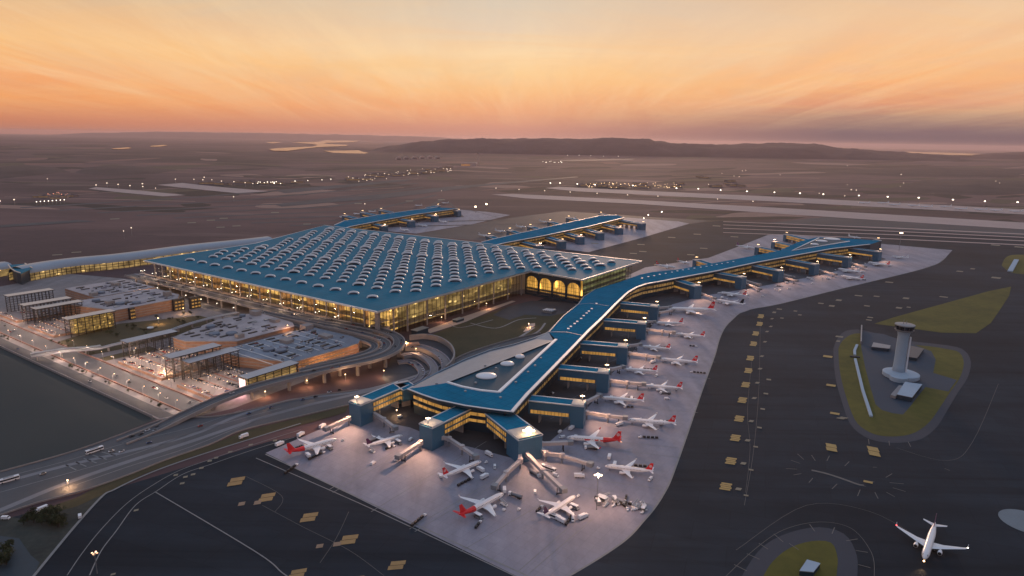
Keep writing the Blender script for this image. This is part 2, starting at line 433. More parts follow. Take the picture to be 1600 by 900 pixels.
m_arch = lit('bright_arch_interior', (1.0, 0.50, 0.09), 0.95, 0.35, 0.08, (1, 1, 0.5), (0.38, 0.6), cell=0.06)
m_strip = lit('lit_window_strip', (1.0, 0.50, 0.11), 0.50, 0.28, 0.12, (1, 1, 0.4), (0.35, 0.6))
m_stripd = lit('dim_window_strip', (1.0, 0.58, 0.20), 0.28, 0.15, 0.2, (1, 1, 0.5), (0.38, 0.62))
m_orange = lit('lamplit_soffit', (1.0, 0.42, 0.12), 0.55, 0.3, 0.12, (1, 1, 1), (0.36, 0.64))
m_points = lit('sparkling_interior', (0.9, 0.55, 0.14), 0.35, 0.15, 0.15, (1, 1, 1.3), (0.38, 0.62), cell=0.16)
def glow_mat(name, color, s, sampling=False):
    mt = bpy.data.materials.new(name); mt.use_nodes = True; b = mt.node_tree.nodes['Principled BSDF']
    b.inputs['Base Color'].default_value = (0.8, 0.8, 0.8, 1)
    b.inputs['Emission Color'].default_value = (*color, 1); b.inputs['Emission Strength'].default_value = s
    if not sampling: mt.cycles.emission_sampling = 'NONE'
    return mt
m_lamp = glow_mat('lamp_glow', (1.0, 0.86, 0.66), 9.0)
m_lampw = glow_mat('warm_lamp_glow', (1.0, 0.62, 0.28), 7.0)
m_flood = glow_mat('floodlight_glow', (1.0, 0.78, 0.48), 14.0)
m_redl = glow_mat('red_beacon', (1.0, 0.05, 0.05), 8.0)
m_screen = lit('led_screen', (1.0, 0.72, 0.70), 1.6, 0.75, 0.35, (1, 1, 1), (0.4, 0.6))
# clear glass in front of lit rooms
m_glass = bpy.data.materials.new('facade_glass'); m_glass.use_nodes = True
_n, _l = m_glass.node_tree.nodes, m_glass.node_tree.links; _n.clear()
_o = _n.new('ShaderNodeOutputMaterial'); _mx = _n.new('ShaderNodeMixShader'); _t = _n.new('ShaderNodeBsdfTransparent'); _g = _n.new('ShaderNodeBsdfGlossy')
_t.inputs[0].default_value = (0.86, 0.88, 0.84, 1); _g.inputs[0].default_value = (0.8, 0.85, 0.9, 1); _g.inputs['Roughness'].default_value = 0.05
_mx.inputs[0].default_value = 0.08
_l.new(_t.outputs[0], _mx.inputs[1]); _l.new(_g.outputs[0], _mx.inputs[2]); _l.new(_mx.outputs[0], _o.inputs[0])

# ---------------------------------------------------------------- ground and distance
g = MB()
def stretch(i, n): t = i / n; return math.copysign(abs(t) ** 3.2 * 64000, t)
N = 60
xs = [stretch(i, N) for i in range(-N, N + 1)]
idx = {}
for j, y in enumerate(xs):
    for i, x in enumerate(xs): g.v.append((x, y, 0.0))
w_ = len(xs)
for j in range(w_ - 1):
    for i in range(w_ - 1):
        g.f.append((j * w_ + i, j * w_ + i + 1, (j + 1) * w_ + i + 1, (j + 1) * w_ + i)); g.m.append(0)
structure('ground', g, m_ground, fix=False)

def horizon(px): return 205.9 + 0.01558 * px
def noise1(x, s): 
    from mathutils import noise
    return noise.noise(Vector((x / s, 3.7, 1.3)))
def ridge(name, tops, dist, depth, seed, rough_h=34):
    """a long low range of hills; tops = (px, py of the skyline)"""
    from mathutils import noise
    mb = MB(); cols = 340; rows = 26
    P = [t[0] for t in tops]
    for i in range(cols + 1):
        px = P[0] + (P[-1] - P[0]) * i / cols
        for k in range(len(P) - 1):
            if P[k] <= px <= P[k + 1]: break
        t = (px - P[k]) / (P[k + 1] - P[k]); t = t * t * (3 - 2 * t); py = tops[k][1] * (1 - t) + tops[k + 1][1] * t
        a = math.atan((px - CX) / FPX * 0.975)
        top = max(0.0, CAM_H + (horizon(px) - py) / FPX * dist)
        for j in range(rows + 1):
            s = j / rows * 2 - 1
            r = (dist + s * depth * 0.5) / math.cos(a)
            x, y = r * math.sin(a), r * math.cos(a)
            prof = math.cos(s * math.pi / 2) ** 0.8 if abs(s) < 1 else 0
            nz = noise.fractal(Vector((x / 900, y / 900, seed)), 0.6, 2.1, 7)
            mb.v.append((x, y, (top + nz * rough_h) * prof - 2.0 + (nz * 35 * (1 - prof) if abs(s) < 1 else -5) * prof))
    for i in range(cols):
        for j in range(rows):
            a = i * (rows + 1) + j; mb.f.append((a, a + rows + 1, a + rows + 2, a + 1)); mb.m.append(0)
    return structure(name, mb, m_hill, smooth=True)
ridge('hills', [(500, 242), (560, 236), (610, 228), (660, 221), (710, 218), (800, 217), (880, 217), (950, 216), (1008, 217), (1022, 221), (1060, 225), (1090, 224), (1150, 226), (1205, 224), (1265, 225), (1325, 232), (1400, 238), (1500, 244)], 14500, 4200, 1.0)
ridge('hills', [(-200, 216), (0, 211), (60, 211.5), (150, 208.5), (250, 207), (380, 208.5), (520, 211), (640, 213.5), (760, 219)], 54000, 8000, 5.0, 40)
ridge('hills', [(-250, 228), (-50, 222), (60, 221), (120, 224), (200, 233), (280, 238), (420, 246)], 19000, 5000, 8.0, 16)
ridge('hills', [(1180, 246), (1300, 238), (1380, 240), (1480, 243), (1560, 238), (1650, 235), (1900, 236)], 17500, 3500, 3.0, 12)
def low_hill(pts, h, seed):
    from mathutils import noise
    P = ats(pts); c = sum(P, Vector()) / len(P); mb = MB(); R = 7
    for i, p in enumerate(P):
        for r in range(R + 1):
            q = c.lerp(p, r / R); mb.v.append((q.x, q.y, h * math.cos(r / R * math.pi / 2) * (0.7 + 0.6 * noise.noise(Vector((q.x / 150, q.y / 150, seed)))) - (1 if r == R else 0)))
    n = len(P)
    for i in range(n):
        for r in range(R):
            a = i * (R + 1) + r; b = ((i + 1) % n) * (R + 1) + r; mb.f.append((a, b, b + 1, a + 1)); mb.m.append(0)
    return mb
for k, (pts, h) in enumerate([([(110, 270), (130, 262), (170, 258), (210, 259), (250, 263), (285, 266), (240, 272), (170, 276)], 14),
                              ([(-60, 275), (-20, 262), (40, 257), (90, 262), (110, 268), (60, 274), (0, 280)], 15),
                              ([(1380, 295), (1440, 281), (1520, 279), (1620, 283), (1660, 300), (1560, 306), (1460, 304)], 18),
                              ([(1260, 268), (1400, 262), (1560, 262), (1650, 268), (1560, 276), (1400, 276)], 30),
                              ([(330, 240), (460, 237), (620, 240), (740, 244), (620, 249), (450, 247)], 22)]):
    structure('wooded_rise', low_hill(pts, h, k), m_hill, smooth=True)

def sheet(name, px, z, mat, smooth_n=0):
    P = ats(px); 
    if smooth_n: P = smooth_path(P + [P[0]], smooth_n)[:-1]
    mb = MB(); mb.poly([(p.x, p.y, z) for p in P]); return structure(name, mb, mat)
for nm, p in [('lake', [(420, 233), (432, 231.5), (470, 229.5), (488, 229), (497, 226.5), (488, 225), (456, 222.5), (498, 221.5), (508, 219.2), (512, 217.8), (520, 219.5), (560, 218.8), (566, 219), (552, 222), (510, 223), (506, 224.5), (545, 226.5), (540, 228), (500, 229.6), (480, 231.5), (450, 235.5), (428, 235.5)]),
              ('pond', [(505, 235.5), (540, 235.2), (560, 234.6), (566, 237), (577, 239), (560, 241), (540, 239.5), (520, 238.5)]),
              ('pond', [(612, 233.2), (640, 232.6), (646, 233.6), (630, 235), (618, 234.8)]),
              ('pond', [(174, 232.0), (200, 230), (206, 231.3), (190, 233), (178, 232.8)]), ('pond', [(234, 228), (255, 226.3), (262, 227), (250, 229), (236, 229)]),
              ('pond', [(414, 222.6), (430, 221.6), (440, 223), (425, 223.8)]),
              ('lagoon', [(1395, 238), (1420, 237), (1500, 239.0), (1545, 241.2), (1530, 243), (1480, 242), (1430, 240)])]:
    z = 14.0 if nm == 'lake' else 10.0
    if p[0][0] == 1395: z = 60
    mb = MB(); mb.poly(ats(p, z)); structure(nm, mb, m_water)
mb = MB(); mb.poly([at(600, 226, 1.0), at(1750, 243, 1.0), at(1750, 236.5, 1.0), at(600, 218.6, 1.0)]); structure('sea', mb, material('hazy_sea', (0.11, 0.095, 0.105), 0.9, var=.05, vscale=.0005, spec=0.1))

# the air between: purple evening haze
hz = MB(); hz.box((0, 0, -14), (134000, 134000, 420)); hz_o = hz.build('haze', bpy.data.materials.new('evening_haze'))
tag(hz_o, 'purple evening haze lying over the whole airfield and hills', 'haze', kind='stuff')
hm = hz_o.data.materials[0]; hm.use_nodes = True; hn = hm.node_tree.nodes; hn.clear()
ho = hn.new('ShaderNodeOutputMaterial'); hv = hn.new('ShaderNodeVolumePrincipled')
hv.inputs['Color'].default_value = (0.94, 0.72, 0.74, 1); hv.inputs['Density'].default_value = 1.6e-5; hv.inputs['Anisotropy'].default_value = 0.45
hm.node_tree.links.new(hv.outputs[0], ho.inputs['Volume'])
hm.cycles.homogeneous_volume = True

# ---------------------------------------------------------------- paved airfield
sheet('taxiway_asphalt', [(-60, 900), (-60, 830), (160, 770), (420, 690), (600, 660), (760, 500), (1000, 410), (880, 392), (1077, 350), (1125, 345), (1300, 352), (1640, 366), (2100, 410), (2600, 1300), (700, 1500), (-60, 1250)], 0.10, m_asph)
sheet('pier_taxiway', [(640, 368), (800, 340), (880, 330), (1110, 345), (1077, 350), (870, 392), (760, 376)], 0.10, m_asph2)
sheet('taxiway_asphalt', [(1200, 348), (1300, 338), (1500, 350), (1700, 362), (1700, 373), (1500, 364), (1300, 354)], 0.25, m_asph2)
for nm, p in [('runway', [(852, 294), (872, 292), (1000, 298), (1200, 307), (1400, 317), (1750, 335), (1750, 343), (1400, 325), (1200, 314.5), (1000, 304), (900, 299)]),
              ('runway', [(768, 304), (800, 303), (1000, 313), (1200, 324), (1400, 336), (1750, 357), (1750, 368), (1400, 346), (1200, 333), (1000, 319), (820, 310)]),
              ('runway', [(138, 295), (150, 292.5), (220, 298), (290, 305), (255, 307), (190, 301)]),
              ('runway', [(245, 289), (285, 286), (340, 292), (420, 299), (370, 302), (300, 295)]),
              ('taxiway', [(430, 298), (500, 293), (620, 281), (640, 282.5), (520, 295), (445, 302)]),
              ('taxiway', [(870, 250), (990, 248), (990, 250), (880, 252)]),
              ('taxiway', [(0, 352), (120, 344), (150, 346), (0, 356)]), ('taxiway', [(430, 320), (600, 305), (760, 288), (770, 289), (620, 308), (440, 323)]),
              ('taxiway', [(480, 315), (700, 292), (900, 276), (905, 277), (720, 294), (500, 318)])]:
    KZ = globals().get('KZ', 0) + 1
    sheet(nm, p, 0.5 + 0.03 * KZ, m_run if nm == 'runway' else m_asph2)
for a in range(9):
    y0 = 306 + a * 5.0
    sheet('taxiway', [(30 + a * 60, y0 + 18 - a), (300 + a * 70, y0 + 2), (640 + a * 10, y0 - 26 + a), (645 + a * 10, y0 - 25.2 + a), (305 + a * 70, y0 + 3), (35 + a * 60, y0 + 19.3 - a)], 0.30 + 0.01 * a, m_asph2)
for y0 in (354, 359, 364.5, 371):
    sheet('taxiway', [(1130, y0 - 8), (1400, y0 + 2), (1700, y0 + 16), (1700, y0 + 17.4), (1400, y0 + 3.2), (1130, y0 - 7.2)], 0.35, m_run)

RF = random.Random(31)
m_f = [material('reddish_earth', (0.17, 0.085, 0.072), 0.95, var=.3, vscale=.004), material('dark_scrub', (0.012, 0.010, 0.011), 0.95, var=.5, vscale=.01), material('dull_pasture', (0.070, 0.056, 0.034), 0.95, var=.3, vscale=.004), material('bare_soil', (0.27, 0.165, 0.135), 0.95, var=.3, vscale=.004)]
for k in range(210):
    y = 238 + 104 * RF.random() ** 1.25; x = RF.uniform(-40, 1640); sc = (y - 205) / 60
    if y > 300 and 470 < x < 1100: continue
    wx, hy = RF.uniform(30, 150) * (0.6 + 0.5 * sc), RF.uniform(1.4, 6.0) * sc
    y += 0.0156 * (x - 800)
    n_ = 9; sl = RF.uniform(-.05, .05); P_ = []
    for q in range(n_):
        a = 2 * math.pi * q / n_; r = RF.uniform(.6, 1.1); P_.append((x + wx * .5 * r * math.cos(a), y + hy * .5 * r * math.sin(a) + sl * wx * .5 * math.cos(a)))
    P_ = [(px_, max(py_, 236 + .0156 * (px_ - 800))) for px_, py_ in P_]
    sheet('field', P_, 0.06 + 0.002 * (k % 60), m_f[RF.choice((0, 1, 1, 1, 2, 2, 3))], 3)
for k in range(26):
    y = RF.uniform(245, 330); x = RF.uniform(0, 1500); L_ = RF.uniform(80, 320); sl = RF.uniform(-.09, .06)
    if y > 300 and 380 < x < 1000: continue
    sheet('track', [(x, y), (x + L_ * .5, y + sl * L_ * .5 + RF.uniform(-1, 1)), (x + L_, y + sl * L_), (x + L_, y + sl * L_ + .35 + (y - 230) * .004), (x + L_ * .5, y + sl * L_ * .5 + .6), (x, y + .35 + (y - 230) * .004)], 0.22 + .002 * k, m_f[3])
apron_edge = [(892, 900), (937, 872), (980, 842), (1005, 815), (1022, 795), (1037, 772), (1050, 745), (1075, 675), (1097, 610), (1117, 555), (1124, 530), (1134, 510), (1155, 490), (1175, 483), (1220, 474.6), (1307, 453), (1395, 432), (1435, 422), (1465, 412), (1478, 402), (1488, 391)]
apron_back = [(1377, 381), (1300, 371), (1235, 366), (1200, 367), (1165, 381), (1107, 403), (1060, 410), (1008, 418), (960, 440)]
sheet('concrete_apron', [(415, 708)] + [(500, 671), (545, 655), (640, 630), (760, 560), (880, 500)] + apron_back[::-1] + apron_edge[::-1] + [(880, 935), (800, 897)], 0.16, m_conc)
sheet('concrete_apron', [(780, 384), (900, 350), (980, 340), (1060, 346), (1077, 349.5), (1005, 371), (920, 394), (866, 388)], 0.16, m_conc)
sheet('concrete_apron', [(540, 360), (600, 340), (700, 326), (760, 331), (797.5, 336), (740, 350), (651, 365), (602, 361)], 0.16, m_conc)
# darker worn service strip along the foot of the pier
pier_dark = [(575, 640), (600, 660), (640, 668), (690, 688), (740, 700), (800, 716), (840, 706), (885, 668), (900, 655), (925, 630), (938, 600), (960, 580), (985, 555), (1003, 530), (1018, 510), (1032, 492), (1050, 476), (1095, 463), (1170, 451), (1230, 440), (1290, 428), (1335, 416), (1385, 405), (1330, 385), (1200, 396), (1000, 440), (880, 500), (760, 560), (650, 600), (560, 620)]
sheet('service_road', pier_dark, 0.20, m_asph2)
# painted lines of the stands, lead-in lines and kerb line of the apron
ln = MB()
def pline(px, wd, z=0.24, m=0, n=4):
    ln.ribbon(lift(smooth_path(ats(px), n), z), wd, m)
pline([(415, 710), (560, 778), (700, 843), (830, 903)], 1.2)
pline([(400, 716), (560, 786), (700, 851), (820, 908)], 0.8)
pline([(885, 903)] + apron_edge[1:-1], 1.4)
for a, b in [((515, 765), (660, 680)), ((520, 770), (668, 684)), ((580, 800), (760, 690)), ((640, 827), (800, 735)), ((648, 831), (806, 738)), ((720, 862), (860, 780)), ((810, 893), (905, 810)), ((826, 897), (925, 812)), ((500, 720), (560, 690)),
             ((930, 700), (1060, 715)), ((925, 632), (1090, 645)), ((960, 690), (1060, 700)), ((960, 580), (1110, 592)), ((985, 556), (1118, 566)), ((1012, 520), (1122, 530)), ((1060, 500), (1130, 505)), ((890, 745), (1040, 765)), ((905, 760), (1020, 790)), ((1110, 470), (1190, 480)), ((1240, 450), (1300, 456)), ((1290, 436), (1360, 442))]:
    pline([a, b], 0.55, m=1, n=1)
for t_ in range(8):
    pline([(860 + t_ * 22, 655 - t_ * 26), (900 + t_ * 22, 632 - t_ * 24)], 0.35, m=1, n=1)
structure('painted_marking', ln, [m_dimpaint, m_dimpaint], fix=False)

# ---------------------------------------------------------------- terminal hall
RZ = 42.0
Nn = at(590, 487, RZ); Ln = at(225, 407, RZ)
AU = (Ln - Nn); AU.z = 0; AU.normalize(); BU = Vector((AU.y, -AU.x, 0))
def hb(a, b, z=0.0): v = Nn + AU * a + BU * b; return Vector((v.x, v.y, z))
HB_ROT = math.atan2(AU.y, AU.x)
hall = thing('terminal_hall', 'vast blue roofed terminal hall with rows of arched skylights over golden lit glass', 'terminal', hb(200, 200, 0))
p400, pB = at(400, 380, RZ), at(507, 352, RZ)
roof_pts = [hb(0, 0), hb(565, 0), p400, pB, hb(-107, 556), hb(-104, 338), hb(-2, 347)]
rb = MB(); rb.prism(roof_pts, RZ - 2.2, RZ - 0.2, 1, 0, 2)
m_soff = material('glow_tinted_soffit', (0.30, 0.24, 0.16), 0.7, var=0.1, vscale=0.05)  # golden interior light on the underside is put into this warm colour
roof = rb.build('roof', [m_roof, m_trim, m_soff], hall)
tb = MB(); ring = [Vector((p[0], p[1], RZ - 0.6)) for p in roof_pts]
tb.path([ring[-1].lerp(ring[0], 0.001)] + ring[0:] + [ring[0].lerp(ring[-1], 0.0)], 2.6, 0.9)
tb.build('roof_edge_trim', m_trim, hall)

def vault_geo(mb, c, ang, wd=7.4, h=3.8, depth=6.8, sc=1.0):
    """an eyebrow skylight: bright rim arch, glazed face, shell sloping back into the roof; faces direction ang"""
    fx, fy = math.cos(ang), math.sin(ang); rx, ry = -fy, fx
    def P(x, y, z): return (c.x + rx * x * sc - fx * y * sc, c.y + ry * x * sc - fy * y * sc, c.z + z * sc)
    n = 10; R = []
    for s in (0.0, 0.35, 0.7, 1.0):
        sq = math.sqrt(max(0, 1 - s * s * 0.98)); R.append([P(wd * math.cos(math.pi * i / n) * (1 - 0.30 * s), depth * s, h * math.sin(math.pi * i / n) ** 0.8 * sq) for i in range(n + 1)])
    k = len(mb.v)
    for r in R: mb.v += r
    for a in range(3):
        for i in range(n):
            q = k + a * (n + 1) + i; mb.f.append((q, q + 1, q + n + 2, q + n + 1)); mb.m.append(1)
    # rim: a thick bright band standing proud
    k = len(mb.v)
    for i in range(n + 1):
        t = math.pi * i / n; cx, sz = math.cos(t), math.sin(t) ** 0.8
        for (g1, y) in ((1.07, -1.1), (1.07, 1.4), (0.84, 1.4), (0.84, -1.1)):
            mb.v.append(P(wd * cx * g1, y, max(0.02, h * sz * (g1 if g1 > 1 else 0.68) + (0.45 if g1 > 1 else 0))))
    for i in range(n):
        for j in range(4):
            a = k + 4 * i + j; b = k + 4 * i + (j + 1) % 4; mb.f.append((a, b, b + 4, a + 4)); mb.m.append(0)
    mb.poly([P(wd * 0.9 * math.cos(math.pi * i / n), 0.1, h * 0.82 * math.sin(math.pi * i / n) ** 0.8) for i in range(n + 1)], 2)
m_shell = material('skylight_shell', (0.10, 0.24, 0.33), 0.45, 0.1, var=0.08, vscale=0.2)
m_rim = material('skylight_rim', (0.86, 0.87, 0.88), 0.4, 0.0, var=0.03, vscale=0.2)
FACE = math.atan2(-(AU.y * 18.6 + BU.y * 21.8), -(AU.x * 18.6 + BU.x * 21.8))
def inside(p, poly):
    c = False; n = len(poly)
    for i in range(n):
        a, b = poly[i], poly[(i + 1) % n]
        if (a[1] > p.y) != (b[1] > p.y) and p.x < (b[0] - a[0]) * (p.y - a[1]) / (b[1] - a[1]) + a[0]: c = not c
    return c
spots = []
for j in range(0, 24):
    for i in range(-3, 22):
        if j == 1: continue
        a = 59.3 + 37.2 * i + 18.6 * j - 37.2 * 0; b = 48 + 21.8 * j
        a -= 37.2 * (j // 2) * 0
        for sh in (0,):
            c = hb(a, b, RZ - 0.2)
            ok = all(inside(hb(a + da, b + db), roof_pts) for da, db in ((34, 0), (-34, 0), (0, 30), (0, -38), (20, 20)))
            if j == 0: ok = 40 < a < 540
            if ok: spots.append((c, a, b, j))
# lattice also continues to lower a for deeper rows
for j in range(2, 24):
    for i in range(-16, -3):
        a = 59.3 + 37.2 * i + 18.6 * j; b = 48 + 21.8 * j; c = hb(a, b, RZ - 0.2)
        if all(inside(hb(a + da, b + db), roof_pts) for da, db in ((34, 0), (-34, 0), (0, 30), (0, -38))): spots.append((c, a, b, j))
spots.sort(key=lambda s: s[0].length)
big = set(random.Random(4).sample(range(len(spots)), 26))
vproto = None; dproto = None; rest = MB()
for k, (c, a, b, j) in enumerate(spots):
    dark_one = k in big; S_ = 1.32 if j in (7, 13, 19) else 1.0
    if k < 100:
        if dark_one and dproto is not None: o = dproto.copy(); COL.objects.link(o)
        elif not dark_one and vproto is not None: o = vproto.copy(); COL.objects.link(o)
        else:
            mb = MB(); vault_geo(mb, Vector((0, 0, 0)), FACE, sc=1.15 if dark_one else 1.0)
            if dark_one: mb.m = [2 if x == 1 else x for x in mb.m]
            o = mb.build('skylight_vault', [m_rim, m_shell, m_vglass if not dark_one else m_win])
            if dark_one: dproto = o
            else: vproto = o
        o.scale = (S_, S_, 1.0 + (S_ - 1) * .5); o.parent = roof; o.location = c - hall.location
    else: vault_geo(rest, c, FACE, sc=(1.12 if dark_one else 1.0) * S_)
o = rest.build('skylight_vault', [m_rim, m_shell, m_vglass], roof); o['kind'] = 'stuff'

def facade(parent, p, q, z0, z1, lit_mat, depth=10.0, bay=9.0, cols=True, floors=(), col_r=1.0, mull=True, back_top=None):
    """glass wall from p to q: lit rooms behind, floor slabs, mullions; columns in front, each a part"""
    p, q = Vector((p[0], p[1], 0)), Vector((q[0], q[1], 0)); d = (q - p); L = d.length; d.normalize(); nrm = Vector((d.y, -d.x, 0))  # outward = right of p->q
    inn = -nrm
    b = MB(); b.poly([p + inn * depth + Vector((0, 0, z0)), q + inn * depth + Vector((0, 0, z0)), q + inn * depth + Vector((0, 0, z1)), p + inn * depth + Vector((0, 0, z1))], 0)
    for z in floors: b.bar(p + inn * depth * 0.5 + Vector((0, 0, z)), q + inn * depth * 0.5 + Vector((0, 0, z)), depth, 0.8, 1)
    b.build('lit_interior', [lit_mat, m_conc2], parent, fix=False)
    gl = MB(); gl.poly([p + Vector((0, 0, z0)), q + Vector((0, 0, z0)), q + Vector((0, 0, z1)), p + Vector((0, 0, z1))], 0)
    gw = gl.build('glass_wall', m_glass, parent, fix=False)
    if mull:
        mm = MB(); n = max(1, round(L / bay))
        for i in range(n + 1):
            c = p + d * (L * i / n) + nrm * 0.3; mm.box((c.x, c.y, z0), (0.5, 0.5, z1 - z0), math.atan2(d.y, d.x))
        k = 2
        for i in range(1, k):
            z = z0 + (z1 - z0) * i / k; mm.bar(p + nrm * 0.3 + Vector((0, 0, z)), q + nrm * 0.3 + Vector((0, 0, z)), 0.45, 0.4)
        mm.build('mullion_grid', m_dark, parent)
    if cols:
        n = max(1, round(L / cols))
        for i in range(n + 1):
            c = p + d * (L * i / n) + nrm * 4.5; cb = MB(); cb.rings([[(c.x + rr * math.cos(t * math.pi / 5), c.y + rr * math.sin(t * math.pi / 5), z) for t in range(10)] for rr, z in ((col_r, z0 - (0 if z0 < 5 else 14)), (col_r, z1 - 6), (col_r * 1.7, z1))])
            cb.build('column', m_conc2, parent)
I0 = 13
facade(hall, hb(548, I0), hb(9, I0), 15, RZ - 2.3, m_gold, 16, 9, 24.5, (23,), 1.1)
facade(hall, hb(I0, 10), hb(I0, 62), 1, RZ - 2.3, m_gold, 14, 6, 26, (9, 17), 1.5)
facade(hall, hb(I0, 62), hb(I0, 335), 1, RZ - 2.3, m_golddim, 16, 9, 39, (9,), 1.1)
facade(hall, hb(-92, 352), hb(-92, 545), 6, RZ - 2.3, m_green, 10, 12, 0, (14, 24), 1.0)
# warm tall inner cores behind the front glass
for i in range(9):
    a = 40 + i * 58
    mb = MB(); mb.box(hb(a, 24, 15), (9, 9, 24), HB_ROT); mb.build('lit_core', m_orange, hall)
# corner pier
mb = MB(); mb.box(hb(12, 11, 0), (5, 5, RZ - 2.4), HB_ROT); mb.build('corner_pillar', m_conc2, hall)
# arched end wall facing the garden court
arch = MB(); p0, p1 = hb(11, 350), hb(-98, 345); d = (p1 - p0); AL = d.length; d.normalize(); nr = Vector((d.y, -d.x, 0))
if nr.dot(hb(0, 0) - hb(0, 300)) < 0: nr = -nr
nb = 4; bw = AL / nb; ztop = RZ - 2.4
def ap(s, z, o=0.0): v = p0 + d * s + nr * o; return (v.x, v.y, z)
for i in range(nb):
    s0, s1 = i * bw, (i + 1) * bw; w2 = bw / 2 - 2.0; mid_ = (s0 + s1) / 2; hz0, hz1 = 4.0, 33.0; n = 12
    pts = [(mid_ - w2, hz0)] + [(mid_ - w2 * math.cos(math.pi * k / n), 24 + (hz1 - 24) * math.sin(math.pi * k / n)) for k in range(n + 1)] + [(mid_ + w2, hz0)]
    outer = []
    for s, z in pts:
        outer.append((s0 if s < mid_ else s1, z) if z <= 24.01 else (s0 + (s - (mid_ - w2)) / (2 * w2) * bw, ztop))
    for k in range(len(pts) - 1):
        arch.poly([ap(*pts[k]), ap(*pts[k + 1]), ap(*outer[k + 1]), ap(*outer[k])])
        arch.poly([ap(*pts[k]), ap(*pts[k + 1]), ap(*pts[k + 1], -2), ap(*pts[k], -2)])
    arch.poly([ap(s0, ztop), ap(s0, 24.0), ap(*pts[1]), ])
    arch.poly([ap(s1, ztop), ap(s1, 24.0), ap(*pts[-2])])
    arch.poly([ap(s0, 0), ap(s1, 0), ap(s1, hz0), ap(s0, hz0)])
arch.build('arcade_wall', m_dkteal, hall, fix=False)
mb = MB(); mb.poly([ap(0, 12, -6), ap(AL, 12, -6), ap(AL, ztop, -6), ap(0, ztop, -6)]); mb.build('lit_interior', m_arch, hall, fix=False)
mb = MB(); mb.bar(ap(0, 10.5, -3), ap(AL, 10.5, -3), 6, 2.0, 0); mb.bar(ap(0, 5.4, -3), ap(AL, 5.4, -3), 6, 1.4, 0); mb.build('floor_slab', m_dkteal, hall)
mb = MB(); mb.poly([ap(0, 6.8, -5), ap(AL, 6.8, -5), ap(AL, 9.4, -5), ap(0, 9.4, -5)]); mb.poly([ap(0, 4.2, -5), ap(AL, 4.2, -5), ap(AL, 5.2, -5), ap(0, 5.2, -5)]); mb.build('lit_interior', m_strip, hall, fix=False)
mb = MB()
for i in range(nb * 6 + 1):
    c = ap(AL * i / (nb * 6), 4, -1.2); mb.box(c, (0.35, 0.35, 30), HB_ROT)
for z in (12, 18, 24): mb.bar(ap(0, z, -1.2), ap(AL, z, -1.2), 0.3, 0.35)
mb.build('mullion_grid', m_dark, hall)
# blue projection closing the hall at the back and left (mostly hidden)
mb = MB(); mb.prism([hb(548, 14), p400 - BU * -12 + AU * -12, pB - BU * 16 - AU * 10, hb(-91, 544), hb(-91, 352), hb(14, 352), hb(30, 330), hb(30, 32)], 0.0, 8.0); mb.build('plinth', m_conc2, hall)
# level entrance band under the front glass
mb = MB(); mb.prism([hb(548, 13.5), hb(9, 13.5), hb(9, 30), hb(548, 30)], 0.0, 14.9); mb.build('plinth', m_conc2, hall)
mb = MB(); mb.poly([hb(548, 13.2, 8), hb(9, 13.2, 8), hb(9, 13.2, 13), hb(548, 13.2, 13)]); mb.build('lit_window_band', m_stripd, hall, fix=False)

# ---------------------------------------------------------------- piers
m_cap = material('cream_roof_slab', (0.52, 0.47, 0.44), 0.8, var=0.1, vscale=0.1)
def pod(pier, a, b, zt=20.0, wd=11.0, rows=1, tower=12.0, zb=8.5, bright=m_strip, roofm=None):
    """gate wing: raised corridor from a (at the pier) to b (its free end) with a solid stair tower at the end"""
    a, b = Vector((a[0], a[1], 0)), Vector((b[0], b[1], 0)); d = (b - a); L = d.length; d.normalize(); s = Vector((-d.y, d.x, 0))
    rot = math.atan2(d.y, d.x)
    mb = MB(); e = b - d * (tower - 0.5)
    mb.bar(a + Vector((0, 0, zb)), e + Vector((0, 0, zb)), wd, zt - zb, 0)
    wing = mb.build('gate_wing', [m_teal], pier)
    mb = MB(); c = b - d * tower / 2; mb.box((c.x, c.y, 0), (tower, wd + 1.2, zt - 0.02), rot); mb.build('stair_tower', m_teal, wing)
    mb = MB(); mb.box((c.x, c.y, zt + 1.2), (tower * .92, wd + 1.6, 0.5), rot); mb.build('tower_cap', m_cap, wing)
    mb = MB(); mb.bar(a + Vector((0, 0, zt + 0.02)), b + Vector((0, 0, zt + 0.02)), wd + 2.4, 0.6, 1, 0)
    for sg in (-1, 1): mb.bar(a + s * sg * (wd / 2 + 0.9) + Vector((0, 0, zt + 0.65)), b + s * sg * (wd / 2 + 0.9) + Vector((0, 0, zt + 0.65)), 0.9, 0.5, 1)
    mb.build('roof_panel', [roofm or m_roofp, m_trim], wing)
    for sg in (-1, 1):
        o = s * sg * (wd / 2 + 0.12); p, q = a + d * 2 + o, e - d * 2 + o
        wb = MB(); fr = MB()
        rr = [(9.6, 13.0)] if rows == 1 else [(9.4, 12.6), (14.2, 17.6)]
        for z0, z1 in rr:
            wb.poly([p + Vector((0, 0, z0)), q + Vector((0, 0, z0)), q + Vector((0, 0, z1)), p + Vector((0, 0, z1))])
            n = max(2, int((q - p).length / 3.2))
            for k in range(n + 1):
                c = p.lerp(q, k / n) + s * sg * 0.1; fr.box((c.x, c.y, z0), (0.35, 0.2, z1 - z0), rot)
        wb.build('window_band', bright, wing, fix=False); fr.build('window_post', m_dark, wing)
    n = max(1, int(L / 22))
    for k in range(n):
        c = a.lerp(e, (k + 0.5) / n); mb = MB(); mb.box((c.x, c.y, 0), (1.2, wd * 0.7, zb - 0.02), rot); mb.build('support_pier', m_conc2, wing)
    return wing, d, s

